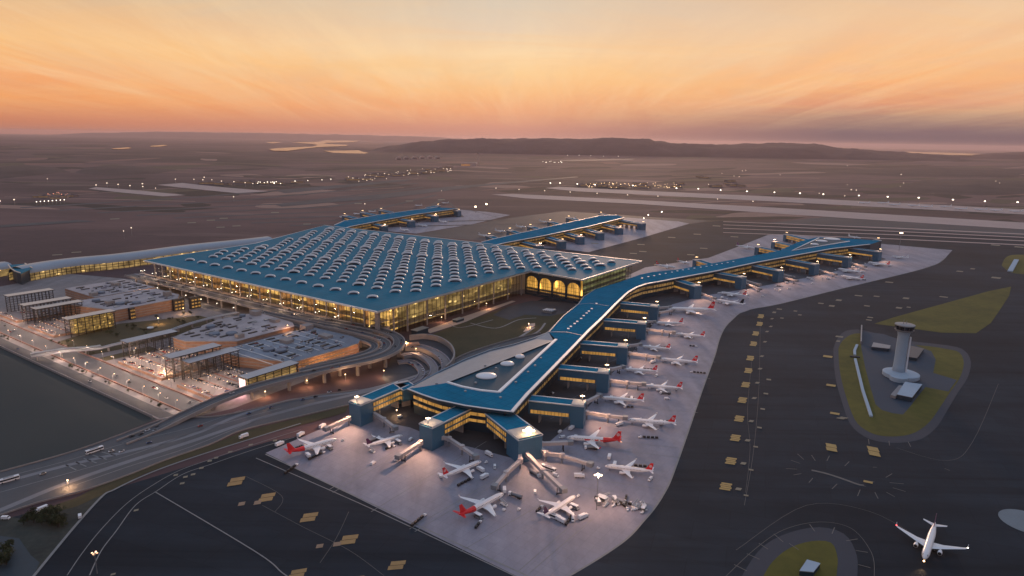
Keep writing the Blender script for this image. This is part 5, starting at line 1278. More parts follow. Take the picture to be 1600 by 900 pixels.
park('red', (1030, 561), (1091, 567), 'red tailed airliner at the long bridge of the third right gate wing')
park('red', (1002, 540), (1048, 545), 'red tailed airliner beside the corner of the third right gate wing')
park('red', (1055, 521), (1102, 526), 'red tailed airliner at the long bridge of the fourth right gate wing')
park('red', (1024, 504), (1068, 505), 'red tailed airliner beside the corner of the fourth right gate wing')
park('wide', (1045, 484), (1120, 486), 'large wide body airliner with tall red tail at the fifth right gate wing')
park('black', (1118, 469), (1163, 477), 'white airliner with black tail behind the large wide body one')
park('red', (1125, 457), (1167, 463), 'red tailed airliner beyond the black tailed one')
park('white', (1309, 420), (1346, 427), 'white airliner, farther of the close pair near the far apron edge')
park('red', (1314, 431), (1350, 437), 'red tailed airliner, nearer of the close pair near the far apron edge')
park('red', (1356, 410), (1392, 416), 'red tailed airliner right of the close pair at the far apron')
park('white', (1393, 400), (1412, 402), 'small white airliner near the far right tip of the apron')
park('mauve', (1180, 388), (1148, 384), 'pale airliner parked behind the pier at the far gates')
park('red', (1056, 418), (1024, 414), 'airliner parked behind the pier next to the hall corner')
park('red', (1078, 411), (1058, 407), 'airliner on the back apron beside the small rear gate wing')
park('white', (1345, 372), (1325, 369), 'small white airliner behind the far end of the pier')
tx = park('mauve', (1444, 874), (1461, 820), 'airliner taxiing alone at the lower right with its landing lights on')
mb = MB(); mb.ball((-.5, 0, 2.0), .5, 0, 6); nl = mb.build('landing_light', m_lampw, None); nl.parent = tx
for s, mt in ((-1, m_redl), (1, m_lamp)):
    mb = MB(); mb.ball((-44 * .34 - 11.5, s * 18, 4.6), .35, 0, 6); q = mb.build('wingtip_light', mt, None); q.parent = tx
def lamp_light(name, loc, energy, color=(1, .62, .34), radius=1.0, parent=None, spot=None):
    d = bpy.data.lights.new(name, 'SPOT' if spot else 'POINT'); d.energy = energy; d.color = color; d.shadow_soft_size = radius
    if spot: d.spot_size = math.radians(spot[0]); d.spot_blend = 0.8
    o = bpy.data.objects.new(name, d); COL.objects.link(o); o.location = loc
    if spot: o.rotation_euler = Vector(spot[1]).to_track_quat('-Z', 'Y').to_euler()
    if parent is not None: o.parent = parent
    return o
lamp_light('landing_lamp', (-.3, 0, 2.2), 60000, (1, .62, .3), .3, tx, (50, (1, 0, -.10)))
# planes on the remote stands
rp = [(1341, 318), (1370, 318), (1388, 321), (1417, 322), (1437, 324), (1468, 324), (1490, 327), (1521, 328.5), (1546, 330), (1576, 331)]
far_t = airliner(m_white, None, None); far_t['label'] = 'small airliner parked in the row on the remote pale apron strip'; far_t['group'] = 'airliners on the remote apron strip'
for i, (x, y) in enumerate(rp):
    o = far_t if i == 0 else copy_tree(far_t); p = at(x, y); o.location = (p.x, p.y, 0.6); o.rotation_euler = (0, 0, 2.4 + 0.3 * (i % 3)); o.scale = (1.1, 1.1, 1.1)
bp = [((640, 362), 'D'), ((668, 355), 'D'), ((590, 357), 'D'), ((530, 340), 'D'), ((552, 335), 'D'), ((575, 331.5), 'D'), ((648, 322), 'D'), ((872, 384), 'C'), ((900, 377), 'C'), ((933, 371), 'C'), ((765, 371), 'C'), ((790, 364), 'C'), ((822, 357), 'C'), ((858, 349), 'C'), ((885, 342), 'C'), ((700, 349), 'D'), ((690, 318), 'D')]
gt = airliner(m_white, None, None); first = True
for (p_, g_) in bp:
    o = gt if first else copy_tree(gt); first = False; p = at(*p_); o.location = (p.x, p.y, .4); o.rotation_euler = (0, 0, -0.6 + (math.pi if p_[1] < 345 else 0)); o.scale = (.85,) * 3
    o['label'] = 'airliner seen small at the gates of the farthest back pier' if g_ == 'D' else 'airliner seen small at the gates of the pier behind the hall'
    o['group'] = 'airliners at the farthest back pier' if g_ == 'D' else 'airliners at the pier behind the hall'

# ---------------------------------------------------------------- passenger bridges
m_brg = material('jet_bridge_cladding', (0.46, 0.42, 0.42), 0.6, var=0.08, vscale=0.2)
def jet_bridge(label, px, z=5.6):
    P = [at(x, y, z) for x, y in px]; t = thing('jet_bridge', label, 'jet bridge', (P[0].x, P[0].y, 0), group='passenger bridges reaching from the gate towers')
    for i in range(len(P) - 1):
        mb = MB(); mb.bar(P[i], P[i + 1], 3.1 - .3 * i, 2.8 - .2 * i, 0); mb.build('tunnel', m_brg, t)
    e = P[-1]; d = (P[-1] - P[-2]).normalized()
    mb = MB(); mb.box((e.x, e.y, z - .3), (4.6, 4.6, 3.5), math.atan2(d.y, d.x)); mb.build('cab', m_grey, t)
    for p in P[:-1]:
        mb = MB(); mb.lathe((p.x, p.y, 0.25), [(2.2, z - .6), (2.2, z + 3), (.4, z + 3.3)], 12); mb.build('rotunda', m_brg, t); mb = MB(); mb.tube((p.x, p.y, .2), (p.x, p.y, z - .3), .8, 8); mb.build('column', m_grey, t)
    q = e - d * 6; s = Vector((-d.y, d.x, 0))
    mb = MB(); mb.bar(q + s * 2 - Vector((0, 0, z - .9)), q - s * 2 - Vector((0, 0, z - .9)), .8, .6); mb.tube(q + s * 1.6 - Vector((0, 0, z - 1)), q + s * 1.6, .35, 6); mb.tube(q - s * 1.6 - Vector((0, 0, z - 1)), q - s * 1.6, .35, 6); mb.build('drive_frame', m_dark, t)
    for sg in (-1, 1): mb = MB(); c = q + s * 2 * sg; mb.tube((c.x - s.x * .3, c.y - s.y * .3, .75), (c.x + s.x * .3, c.y + s.y * .3, .75), .5, 8); mb.build('wheel', m_blk, t)
    return t
for lab, px in (('jet bridge pointing down left from the leftmost gate tower', [(545, 656), (510, 672)]), ('jet bridge to the purple tailed airliner from the leftmost gate tower', [(582, 647), (600, 658), (617, 671)]),
                ('jet bridge pointing down left from the second gate tower', [(657, 694), (623, 716)]), ('jet bridge to the plain red tailed airliner from the second gate tower', [(690, 686), (702, 688), (722, 701), (743, 716)]),
                ('jet bridge bending down left from the floodlit gate tower', [(812, 708), (813, 722), (791, 742), (773, 763)]), ('long jet bridge to the dark purple tailed airliner from the floodlit tower', [(822, 711), (848, 738), (880, 768)]),
                ('jet bridge bending right from the floodlit gate tower', [(843, 702), (853, 711), (878, 714), (922, 728)]), ('short jet bridge straight right of the floodlit gate tower', [(846, 696), (891, 694)]),
                ('long thin jet bridge low on the first right gate wing', [(917, 647), (950, 652), (977, 655)]), ('short jet bridge at the corner of the first right gate wing', [(917, 630), (937, 620)]),
                ('long thin jet bridge on the second right gate wing', [(954, 597), (980, 600), (1006, 602)]), ('short jet bridge at the corner of the second right gate wing', [(955, 579), (973, 575)]),
                ('long thin jet bridge on the third right gate wing', [(984, 554), (1010, 557), (1029, 560)]), ('short jet bridge at the corner of the third right gate wing', [(983, 542), (1000, 540)]),
                ('long thin jet bridge on the fourth right gate wing', [(1012, 516.5), (1035, 519), (1053, 521)]), ('short jet bridge at the corner of the fourth right gate wing', [(1012, 504), (1023, 504.5)]),
                ('upper jet bridge to the large wide body airliner', [(1030, 482.5), (1047, 481)]), ('lower jet bridge to the large wide body airliner', [(1031, 490), (1052, 486)]),
                ('jet bridge on the sixth right gate wing', [(1093, 459), (1117, 467.5)]), ('jet bridge on the seventh right gate wing', [(1165, 444), (1188, 453)]), ('jet bridge on the eighth right gate wing', [(1222, 434), (1245, 440)]),
                ('jet bridge on the ninth right gate wing', [(1279, 423), (1306, 430)]), ('jet bridge on the tenth right gate wing', [(1330, 412), (1352, 418)]), ('second jet bridge on the seventh right gate wing', [(1166, 440), (1187, 446)]), ('second jet bridge on the eighth right gate wing', [(1223, 430), (1240, 434)])):
    jet_bridge(lab, px)

# ---------------------------------------------------------------- floodlit masts on the gate towers
def tower_mast(label, loc, h, energy, glow=m_lampw, size=1.0, grp=None, aim=None):
    t = thing('floodlight_mast', label, 'mast', loc, group=grp); x, y, z = loc
    mb = MB(); mb.tube((x, y, z), (x, y, z + h), .28 * size, 6, r2=.18 * size); mb.build('pole', m_grey, t)
    mb = MB(); mb.bar((x - 1.8 * size, y, z + h - .4), (x + 1.8 * size, y, z + h - .4), .3, .3); mb.bar((x, y - 1.4 * size, z + h - 1.4), (x, y + 1.4 * size, z + h - 1.4), .3, .3); mb.build('crossarm', m_grey, t)
    for k, (dx, dy) in enumerate(((-1.6, 0), (1.6, 0), (0, -1.3), (0, 1.3))):
        mb = MB(); mb.ball((x + dx * size, y + dy * size, z + h - .2), .55 * size, 0, 6, (1, 1, .6)); mb.build('lamp_head', glow, t)
    if size > 2: mb = MB(); mb.ball((x, y, z + h), 2.8, 0, 8); mb.build('flare_ball', glow_mat('flare_glow', (1, .62, .24), 18.0), t)  # added oversized glowing ball, stands in for the floodlight's flare
    if energy and aim is not None:
        lamp_light('flood_lamp', (aim[0] * 2.5, aim[1] * 2.5, h), energy, (1, .54, .32), .8, t, (130, (aim[0], aim[1], -.62)))
        lamp_light('mast_lamp', (0, 0, h + .8), energy * (.5 if size > 2 else .04), (1, .70, .42), .8, t)
    elif energy: o = lamp_light('mast_lamp', (0, 0, h + .8), energy, (1, .54, .32), parent=t)
    return t
mast_lab = {'W1': 'small warm lit mast on top of the leftmost gate tower', 'W2': 'small warm lit mast on top of the second gate tower', 'S': 'glaring floodlight mast on the central gate tower pointing to the viewer',
            'E1': 'lamp mast at the end of the first right gate wing', 'E2': 'lamp mast at the end of the second right gate wing', 'E3': 'lamp mast at the end of the third right gate wing', 'E4': 'lamp mast at the end of the fourth right gate wing',
            'E5': 'lamp mast at the end of the fifth right gate wing', 'E6': 'lamp mast at the end of the sixth right gate wing', 'E7': 'lamp mast at the end of the seventh right gate wing', 'E8': 'lamp mast at the end of the eighth right gate wing',
            'E9': 'lamp mast at the end of the ninth right gate wing', 'E10': 'lamp mast at the end of the tenth right gate wing', 'E11': 'lamp mast at the end of the last right gate wing'}
EN = {'W1': 110000, 'W2': 110000, 'S': 240000}
for nm, p, d, s, zt in PODS:
    if nm == 'W0': continue
    q = p - d * 3 + s * (3.5 if nm[0] in 'E' else 0)
    if nm in mast_lab: tower_mast(mast_lab[nm], (q.x, q.y, zt + 1.7), 5.0 if nm != 'S' else 4.0, EN.get(nm, 70000), m_flood if nm == 'S' else m_lampw, 1.0 if nm != 'S' else 2.3, aim=(d.x, d.y))
    else:
        nice = {'B': ('small lamp mast on a rear gate wing of the main pier', 'lamps on the rear gate wings of the main pier'), 'C': ('small lamp mast on a gate wing of the pier behind the hall', 'lamps on the gate wings of the pier behind the hall'), 'D': ('small lamp mast on a gate wing of the farthest back pier', 'lamps on the gate wings of the farthest back pier')}[nm[0]]
        tower_mast(nice[0], (q.x, q.y, zt + 1.7), 5.0, 12000 if nm in ('C1', 'C3', 'C5', 'B2', 'D3', 'D1') else 0, m_lampw, 1.2, nice[1])
p = at(932, 797); tower_mast('tall floodlight mast standing on the near apron', (p.x, p.y, .2), 27, 60000, m_flood, 1.3)
p = at(152, 897); tower_mast('orange lit mast at the lower left beside the taxiway', (p.x, p.y, .2), 14, 800, glow_mat('orange_glow', (1, .42, .12), 1.2), 1.0)
p = at(1404.5, 392); tower_mast('tall floodlight mast beyond the far apron', (p.x, p.y, .2), rise(1404.5, 392, 364), 30000, m_flood, 1.9)

# ---------------------------------------------------------------- lamps landside
def street_lamp(h=12.0, arm=2.0, double=False, glow=m_lamp, rad=.55):
    t = thing('street_lamp', 'lamp', 'street lamp'); mb = MB(); mb.tube((0, 0, 0), (0, 0, h), .16, 6, r2=.10); mb.build('pole', m_grey, t)
    for s in ((-1, 1) if double else (1,)):
        mb = MB(); mb.tube((0, 0, h), (arm * s, 0, h + .4), .09, 5); mb.build('arm', m_grey, t)
        mb = MB(); mb.ball((arm * s, 0, h + .3), rad, 0, 6, (1.3, .8, .45)); mb.build('lamp_head', glow, t)
    return t
def spread(proto, places, label, group, energy=0, every=1, hl=11, col=(1, .66, .40)):
    for i, (p, rz) in enumerate(places):
        o = proto if i == 0 else copy_tree(proto); o.location = p; o.rotation_euler = (0, 0, rz); o['label'] = label; o['group'] = group
        if energy and i % every == 0: lamp_light('lamp_bulb', (0, 0, hl), energy, col, .6, o)
lp = street_lamp(9, 3, True)
spread(lp, [(hb(a, -2, 14.9), HB_ROT + 1.57) for a in range(75, 590, 38)], 'double armed street lamp on the forecourt road in front of the golden hall', 'street lamps along the forecourt', 3500, 3, 8)
lp2 = street_lamp(9, 2, False)
lp2['group'] = 'x'
spread(lp2, [(hb(a, -26, 0.2), HB_ROT - 1.57) for a in range(20, 600, 42)], 'street lamp on the lower road between the car parks and the forecourt', 'street lamps along the lower road', 3500, 4, 8)
lp3 = street_lamp(10, 2, False, m_lampw, .38)
spread(lp3, [(hb(a, b, 3.3 if -232 < b < -170 else .2), HB_ROT + (1.57 if b % 2 else -1.57)) for b in (-266, -237, -214) for a in range(-5, 190, 30)] + [(hb(a, b, .2), HB_ROT) for b in (-266, -237) for a in range(200, 560, 36)],
       'warm street lamp standing on the open parking terraces and roads beside the dark field', 'street lamps on the parking terraces', 7000, 2, 9, (1, .68, .50))
lp4 = street_lamp(5, 0.5, False, m_lampw, .2)
rows = [(hb(a, b, 3.4), 0) for b in (-222, -205, -190, -178) for a in list(range(90, 174, 7)) + list(range(0, 52, 7)) + list(range(344, 416, 9))]
spread(lp4, rows, 'tiny warm garden lamp in the planted rows of the parking terraces', 'tiny lamps in the terrace rows', 420, 3, 4.5, (1, .6, .35))
# brighter pools
for (a, b, z, e, c, lab) in ((96, -222, 6, 22000, (1, .45, .14), 'orange floodlight post at the foot of the tallest canopy'), (-40, 8, 8, 16000, (1, .5, .22), 'orange lamp post at the hall corner above the ramp pit'), (300, -120, 9, 14000, (1, .55, .25), 'warm lamp post lighting the brick side of the far car park'),
                          (325, -70, 9, 14000, (1, .55, .25), 'warm lamp post between the car parks near the lattice towers'), (100, -60, 20, 9000, (1, .5, .25), 'warm lamp post above the step between the near car park decks'), (-26, -100, 7, 16000, (1, .48, .18), 'orange lamp post by the rounded lit car park corner'),
                          (-30, -50, 7, 16000, (1, .48, .18), 'orange lamp post under the elevated loop road'), (455, -60, 9, 9000, (1, .55, .28), 'warm lamp post between the two far car park decks')):
    p = hb(a, b, 0.2); t = thing('lamp_post', lab, 'lamp post', p); mb = MB(); mb.tube((p.x, p.y, .2), (p.x, p.y, z), .15, 6); mb.build('pole', m_grey, t); mb = MB(); mb.ball((p.x, p.y, z + .2), .6, 0, 6); mb.build('lamp_head', m_lampw, t)
    lamp_light('post_lamp', (0, 0, z - .4), e * 1.7, c, .8, t)
for (x, y, z, e, lab) in ((480, 606, 8, 15000, 'orange lamp post under the elevated road, left one'), (540, 596, 8, 15000, 'orange lamp post under the elevated road, middle one'), (600, 590, 8, 14000, 'orange lamp post under the elevated road beside the ramps'), (415, 622, 7, 12000, 'orange lamp post where the elevated road starts to descend'),
                          (650, 556, 9, 12000, 'warm lamp post inside the round ramp pit'), (107, 762, 6, 14000, 'orange lamp post at the highway edge on the far lower left'), (690, 504, 8, 12000, 'warm lamp post on the lit road beside the hall'), (760, 482, 8, 12000, 'warm lamp post farther along the lit road beside the hall'), (826, 512, 6, 7000, 'lamp post at the tunnel mouth in the court'),
                          (620, 650, 6, 9000, 'warm lamp post in the dark yard behind the leftmost gate tower')):
    p = at(x, y, .2); t = thing('lamp_post', lab, 'lamp post', p); mb = MB(); mb.tube((p.x, p.y, .2), (p.x, p.y, z), .15, 6); mb.build('pole', m_grey, t); mb = MB(); mb.ball((p.x, p.y, z + .2), .55, 0, 6); mb.build('lamp_head', m_lampw, t)
    lamp_light('post_lamp', (0, 0, z - .4), e, (1, .55, .27), .8, t)
# screen light: the wall display shines on the terrace
o = bpy.data.lights.new('screen_light', 'AREA'); o.energy = 9000; o.size = 10; o.color = (1, .45, .45); so = bpy.data.objects.new('screen_light', o); COL.objects.link(so); q = hb(-15.5, -204.5, 8)
so.parent = d4; so.location = q - d4.location; so.rotation_euler = Vector((-BU.x, -BU.y, -.35)).to_track_quat('-Z', 'Y').to_euler()

# ---------------------------------------------------------------- distant lamps and buildings
def far_lamp(h, r, glow):
    t = thing('distant_lamp', 'lamp', 'lamp mast'); mb = MB(); mb.tube((0, 0, 0), (0, 0, h), .5, 5, r2=.3); mb.build('pole', m_grey, t)
    mb = MB(); mb.ball((0, 0, h), r, 0, 6, (1, 1, .7)); mb.build('lamp_head', glow, t); return t
m_fl1 = glow_mat('distant_glow', (1.0, .86, .68), 5.0); m_fl2 = glow_mat('distant_warm_glow', (1.0, .62, .30), 4.0); m_fl3 = glow_mat('distant_soft_glow', (1.0, .74, .52), 2.2)
def farset(pts, h, r, glow, label, group):
    pr = far_lamp(h, r, glow)
    for i, p in enumerate(pts):
        o = pr if i == 0 else copy_tree(pr); q = at(p[0], p[1], h); o.location = (q.x, q.y, 0.2); o['label'] = label; o['group'] = group
        s = (p[2] if len(p) > 2 else 1.0) * (q - Vector((0, 0, CAM_H))).length / 3200; o.scale = (s, s, 1)
farset([(860, 286), (875, 286), (902, 287.5), (929.5, 288.5), (989, 290), (1057, 294, 1.2), (1091, 295), (1126, 297), (1167, 299, 1.2), (1210, 300.5), (1250, 302, 1.2), (1286.5, 303.5), (1342, 305.5), (1387, 307.5, 1.1), (1435.5, 309, 1.2), (1489, 312, 1.1), (1539, 314.5), (1590, 316, 1.1)], 25, 3.1, m_fl1, 'bright mast lamp in the row above the two pale far runways', 'lamps above the far runways')
farset([(811, 296), (851, 298), (891, 300), (933, 302), (980.5, 304.5), (1028, 306.5), (1121, 311), (1176.5, 314.5)], 18, 2.2, m_fl3, 'dimmer lamp in the dark strip between the two far runways', 'lamps between the far runways')
farset([(1034, 331, 1.2), (1013, 336), (1006, 341, .7)], 22, 2.8, m_fl1, 'lamp mast beyond the tip of the pier behind the hall', 'lamps beyond the pier behind the hall')
farset([(743, 323, 1.5), (760, 319, 1.4)], 22, 3.4, glow_mat('strong_warm_glow', (1, .72, .42), 9.0), 'strong warm lamp beyond the tip of the farthest pier', 'two strong lamps beyond the farthest pier')
farset([(966, 244), (943, 244, .7), (923, 243.5, .6), (905, 242.5, .7), (887, 242.5, .6)], 25, 2.2, m_fl1, 'faint lamp in the highest row near the foot of the hills', 'lamps near the foot of the hills')
farset([(150, 289, 1.2), (167, 286), (184.5, 288, 1.1), (203, 290, 1.1), (222.5, 287, 1.2), (223, 291.5), (243, 294, .6), (274, 280), (303, 280, .7), (319, 277, 1.1), (317, 281), (331, 281, .7), (346, 283, 1), (365.5, 284, 1), (383, 285.5, .9), (395, 287), (74, 279.5, .6), (22, 312, 1.1), (365, 307.5, .9), (205, 356, .7), (193, 361, .5), (775, 294, .9), (690, 298, .4), (570, 318.5, .7)], 20, 2.4, m_fl3, 'pale lamp among the scattered lights on the left half of the plain', 'scattered lamps on the left plain')
farset([(57 + i * 6.2, 315.3 - i * .45, .8) for i in range(8)] + [(0, 314, .8)], 14, 2.0, m_fl1, 'small white lamp in the short tight row at the far left', 'tight row of lamps at the far left')
farset([(1147, 275, .6), (1155, 276, .6), (1128, 271, .5), (1165, 266, .6), (1324, 259, .7), (1408, 272.5, .9), (1412, 286, .5), (1407, 291, .4), (1556, 283, .5), (1562, 286, .4), (1219, 273, .5), (1324, 288.5, .5), (1330, 296.5, 1), (1338, 297, .8), (1320, 306, .6), (1280, 302, .5), (1107, 288, .7), (1160, 267, .7)], 15, 2.4, m_fl3, 'faint lamp scattered over the dark land on the right', 'scattered lamps on the right plain')
RR = random.Random(21)
cl = []
for i in range(46): x = RR.uniform(540, 705); cl.append((x, 283 - (x - 540) * .105 + RR.uniform(-7, 3), RR.uniform(.4, 1.0)))
farset(cl, 12, 2.4, m_fl3, 'tiny lamp among the crowded lights of the distant service town', 'lamps of the distant service town')
farset([(RR.uniform(400, 440), 285 + RR.uniform(-1, 2), RR.uniform(.5, 1)) for i in range(12)] + [(461, 283, 1), (481, 282, .8), (503, 281, .8), (517, 280, .7)], 12, 2.3, m_fl1, 'tiny white lamp in the bright line left of the service town', 'line of lamps left of the service town')
farset([(RR.uniform(915, 1070), 289 + RR.uniform(-3.5, 4.5), RR.uniform(.3, .9)) for i in range(60)], 10, 2.0, m_fl2, 'tiny warm lamp in the band of lights above the far runways', 'band of warm lights above the far runways')
farset([(RR.uniform(848, 880), 252.5 + RR.uniform(-1.2, 1.5), RR.uniform(.3, .7)) for i in range(14)], 10, 2.2, m_fl1, 'tiny white lamp in the small bright cluster near the hills', 'small bright cluster near the hills')
farset([(RR.uniform(74, 112), 303 + RR.uniform(-2, 2), RR.uniform(.3, .6)) for i in range(14)], 8, 2.0, glow_mat('far_orange_glow', (1, .3, .12), 1.8), 'tiny orange lamp above the short white row at the far left', 'orange lamps at the far left')
def small_building(wx, wy, h, wm, rm):
    t = thing('distant_building', 'b', 'building'); mb = MB(); mb.box((0, 0, 0), (wx, wy, h)); mb.build('wall', wm, t)
    mb = MB(); mb.box((0, 0, h + .02), (wx * 1.04, wy * 1.04, 1.0)); mb.box((wx * .2, 0, h + 1.03), (wx * .2, wy * .5, 2.0)); mb.build('roof', rm, t)
    mb = MB(); mb.poly([(-wx * .45, -wy / 2 - .1, h * .35), (wx * .45, -wy / 2 - .1, h * .35), (wx * .45, -wy / 2 - .1, h * .7), (-wx * .45, -wy / 2 - .1, h * .7)]); mb.build('window_band', m_stripd, t, fix=False); return t
m_fw = material('distant_wall', (0.30, 0.24, 0.23), 0.9, var=0.2, vscale=0.02); m_fr = material('distant_roof', (0.16, 0.13, 0.14), 0.9, var=0.3, vscale=0.01)
def bset(pts, dims, label, group):
    pr = small_building(*dims, m_fw, m_fr)
    for i, (x, y) in enumerate(pts):
        o = pr if i == 0 else copy_tree(pr); q = at(x, y); o.location = (q.x, q.y, 0.1); o.rotation_euler = (0, 0, 0.35 * math.sin(i * 2.1)); s = .8 + .5 * (i * 37 % 10) / 10; o.scale = (s, s, s); o['label'] = label; o['group'] = group
bset([(x, 284 - (x - 540) * .105 + RR.uniform(-6, 2)) for x in [RR.uniform(540, 715) for i in range(26)]], (70, 30, 10), 'low building of the distant service town', 'buildings of the distant service town')
bset([(RR.uniform(320, 470), RR.uniform(283, 290)) for i in range(12)], (60, 25, 8), 'low dark shed left of the distant service town', 'sheds left of the service town')
bset([(RR.uniform(905, 1075), RR.uniform(287, 294)) for i in range(20)], (50, 25, 9), 'low building in the band of lights above the far runways', 'buildings above the far runways')
bset([(RR.uniform(1090, 1160), RR.uniform(268, 298)) for i in range(8)], (60, 30, 9), 'low building on the dark land right of centre', 'buildings right of centre')
bset([(RR.uniform(55, 145), RR.uniform(303, 312)) for i in range(7)], (50, 20, 7), 'low shed near the tight row of lamps at the far left', 'sheds at the far left')
hg = [(623, 249.5), (635, 249), (648, 248.5), (660, 248), (672, 247.5), (684, 248)]
m_hang = material('pale_hangar', (0.55, 0.42, 0.38), 0.8, var=0.1, vscale=0.01)
h0 = None
for i, (x, y) in enumerate(hg):
    if h0 is None:
        h0 = thing('hangar', 'pale arched hangar in the row at the foot of the hills', 'hangar', group='arched hangars at the foot of the hills')
        mb = MB(); mb.rings([[(38 * math.cos(a * math.pi / 10), yy, 34 * math.sin(a * math.pi / 10)) for a in range(11)] for yy in (-40, 40)]); mb.build('arched_shell', m_hang, h0)
        mb = MB(); mb.poly([(-22, -40.5, 0), (22, -40.5, 0), (22, -40.5, 16), (-22, -40.5, 16)]); mb.build('door', m_fr, h0, fix=False); o = h0
    else: o = copy_tree(h0)
    q = at(x, y); o.location = (q.x, q.y, 0); o.rotation_euler = (0, 0, .2); o['group'] = 'arched hangars at the foot of the hills'
ot = thing('distant_terminal', 'distant lit building with curved roof at the foot of the hills', 'building', at(733, 259))
q = at(733, 259); mb = MB(); mb.rings([[(q.x + 75 * (1 - .15 * k), q.y - 30, z), (q.x + 75, q.y + 30, z), (q.x - 75, q.y + 30, z), (q.x - 75 * (1 - .15 * k), q.y - 30, z)] for k, z in ((0, 0), (0, 20), (1, 32))]); mb.build('hall_body', m_hang, ot)
mb = MB(); mb.poly([(q.x - 74, q.y - 31, 2), (q.x + 10, q.y - 31, 2), (q.x + 10, q.y - 31, 14), (q.x - 74, q.y - 31, 14)]); mb.build('lit_window_band', m_orange, ot, fix=False)
q = at(747, 258); ct = thing('distant_tower', 'slender distant tower beside the curved roof building at the foot of the hills', 'tower', q)
hh = rise(747, 258, 238); mb = MB(); mb.lathe((q.x, q.y, 0), [(7, 0), (5, hh * .7), (9, hh * .85), (11, hh * .9)], 12); mb.build('shaft', m_hang, ct); mb = MB(); mb.lathe((q.x, q.y, hh * .9), [(11, .1), (9, hh * .08), (.5, hh * .1)], 12); mb.build('cab', m_fr, ct)

# ---------------------------------------------------------------- ground vehicles
def wheels(t, xs_, y, r=.42):
    for x in xs_:
        for s in (-1, 1): mb = MB(); mb.tube((x, s * (y - .15), r), (x, s * (y + .12), r), r, 8); mb.build('wheel', m_blk, t)
def car(paint):
    t = thing('car', 'car', 'car'); mb = MB()
    mb.rings([[(x, y, z) for x, y, z in ((xx, -.9 * w2, .35), (xx, .9 * w2, .35), (xx, .9 * w2, zz), (xx, -.9 * w2, zz))] for xx, zz, w2 in ((-2.2, .85, .9), (-2.0, .95, 1), (1.0, .98, 1), (2.1, .8, .92))]); mb.build('body', paint, t)
    mb = MB(); mb.rings([[(xx, -.78 * w2, .95), (xx, .78 * w2, .95), (xx * .8 + (-.1), .68 * w2, zz), (xx * .8 - .1, -.68 * w2, zz)] for xx, zz, w2 in ((-1.7, 1.0, 1), (-1.1, 1.46, 1), (.5, 1.46, 1), (1.2, 1.0, 1))]); mb.build('cabin_glass', m_win, t); wheels(t, (-1.35, 1.35), .8, .33); return t
def box_truck(paint, L=8, h=3.4, boxm=None):
    t = thing('truck', 'truck', 'truck'); mb = MB(); mb.box((L / 2 - .9, 0, .6), (1.8, 2.3, 2.0)); mb.build('cab', paint, t); mb = MB(); mb.box((-.95, 0, .9), (L - 2.1, 2.5, h - .9)); mb.build('cargo_box', boxm or m_white, t)
    mb = MB(); mb.poly([(L / 2 + .02, -1, 1.5), (L / 2 + .02, 1, 1.5), (L / 2 + .02, 1, 2.3), (L / 2 + .02, -1, 2.3)]); mb.build('windscreen', m_win, t, fix=False); wheels(t, (-L * .33, -L * .1, L * .36), 1.1, .48); return t
def fuel_truck():
    t = thing('fuel_truck', 'truck', 'truck'); mb = MB(); mb.box((5.2, 0, .6), (2.0, 2.4, 2.2)); mb.build('cab', m_white, t); mb = MB(); mb.tube((-5, 0, 2.2), (3.8, 0, 2.2), 1.3, 12); mb.build('tank', m_grey, t); mb = MB(); mb.box((-.6, 0, .6), (9, 1.4, .5)); mb.build('chassis', m_dark, t); wheels(t, (-4, -2.6, 4.6), 1.1, .5); return t
def tug_train(n=4):
    t = thing('baggage_train', 'train', 'baggage train'); mb = MB(); mb.box((0, 0, .3), (2.6, 1.4, .8)); mb.box((-.6, 0, 1.1), (.9, 1.3, .8)); mb.build('tug', m_white, t); wheels(t, (-.8, .8), .6, .32)
    for k in range(n):
        x = -3.6 - k * 3.6; mb = MB(); mb.box((x, 0, .45), (2.9, 1.6, .25)); mb.box((x, 0, .72), (2.6, 1.4, 1.2)); mb.build('baggage_cart', m_dark, t); mb = MB(); mb.box((x + 1.8, 0, .45), (1.0, .1, .1)); mb.build('tow_bar', m_grey, t)
    return t
def bus(body=m_white, L=13):
    t = thing('bus', 'bus', 'bus'); mb = MB(); mb.box((0, 0, .4), (L, 2.7, 2.8)); mb.build('body', body, t)
    for s in (-1, 1): mb = MB(); mb.poly([(-L / 2 + .3, s * 1.37, 1.5), (L / 2 - .3, s * 1.37, 1.5), (L / 2 - .3, s * 1.37, 2.7), (-L / 2 + .3, s * 1.37, 2.7)]); mb.build('side_window', m_win, t, fix=False)
    mb = MB(); mb.poly([(L / 2 + .02, -1.2, 1.1), (L / 2 + .02, 1.2, 1.1), (L / 2 + .02, 1.2, 2.8), (L / 2 + .02, -1.2, 2.8)]); mb.build('windscreen', m_win, t, fix=False)
    mb = MB(); mb.box((0, 0, 3.21), (L * .5, 1.6, .3)); mb.build('roof_unit', m_pale, t); wheels(t, (-L * .3, L * .32), 1.25, .5); return t
def loader():
    t = thing('cargo_loader', 'loader', 'loader'); mb = MB(); mb.box((0, 0, .5), (7, 3, .7)); mb.build('chassis', m_grey, t); mb = MB(); mb.box((.5, 0, 3.0), (6, 2.8, .35)); mb.build('platform', m_white, t)
    for s in (-1, 1): mb = MB(); mb.bar((-2.5, s * 1.3, 1.2), (2.5, s * 1.3, 2.9), .2, .25); mb.bar((2.5, s * 1.3, 1.2), (-2.5, s * 1.3, 2.9), .2, .25); mb.build('scissor_arm', m_dark, t)
    wheels(t, (-2.5, 2.5), 1.4, .42); return t
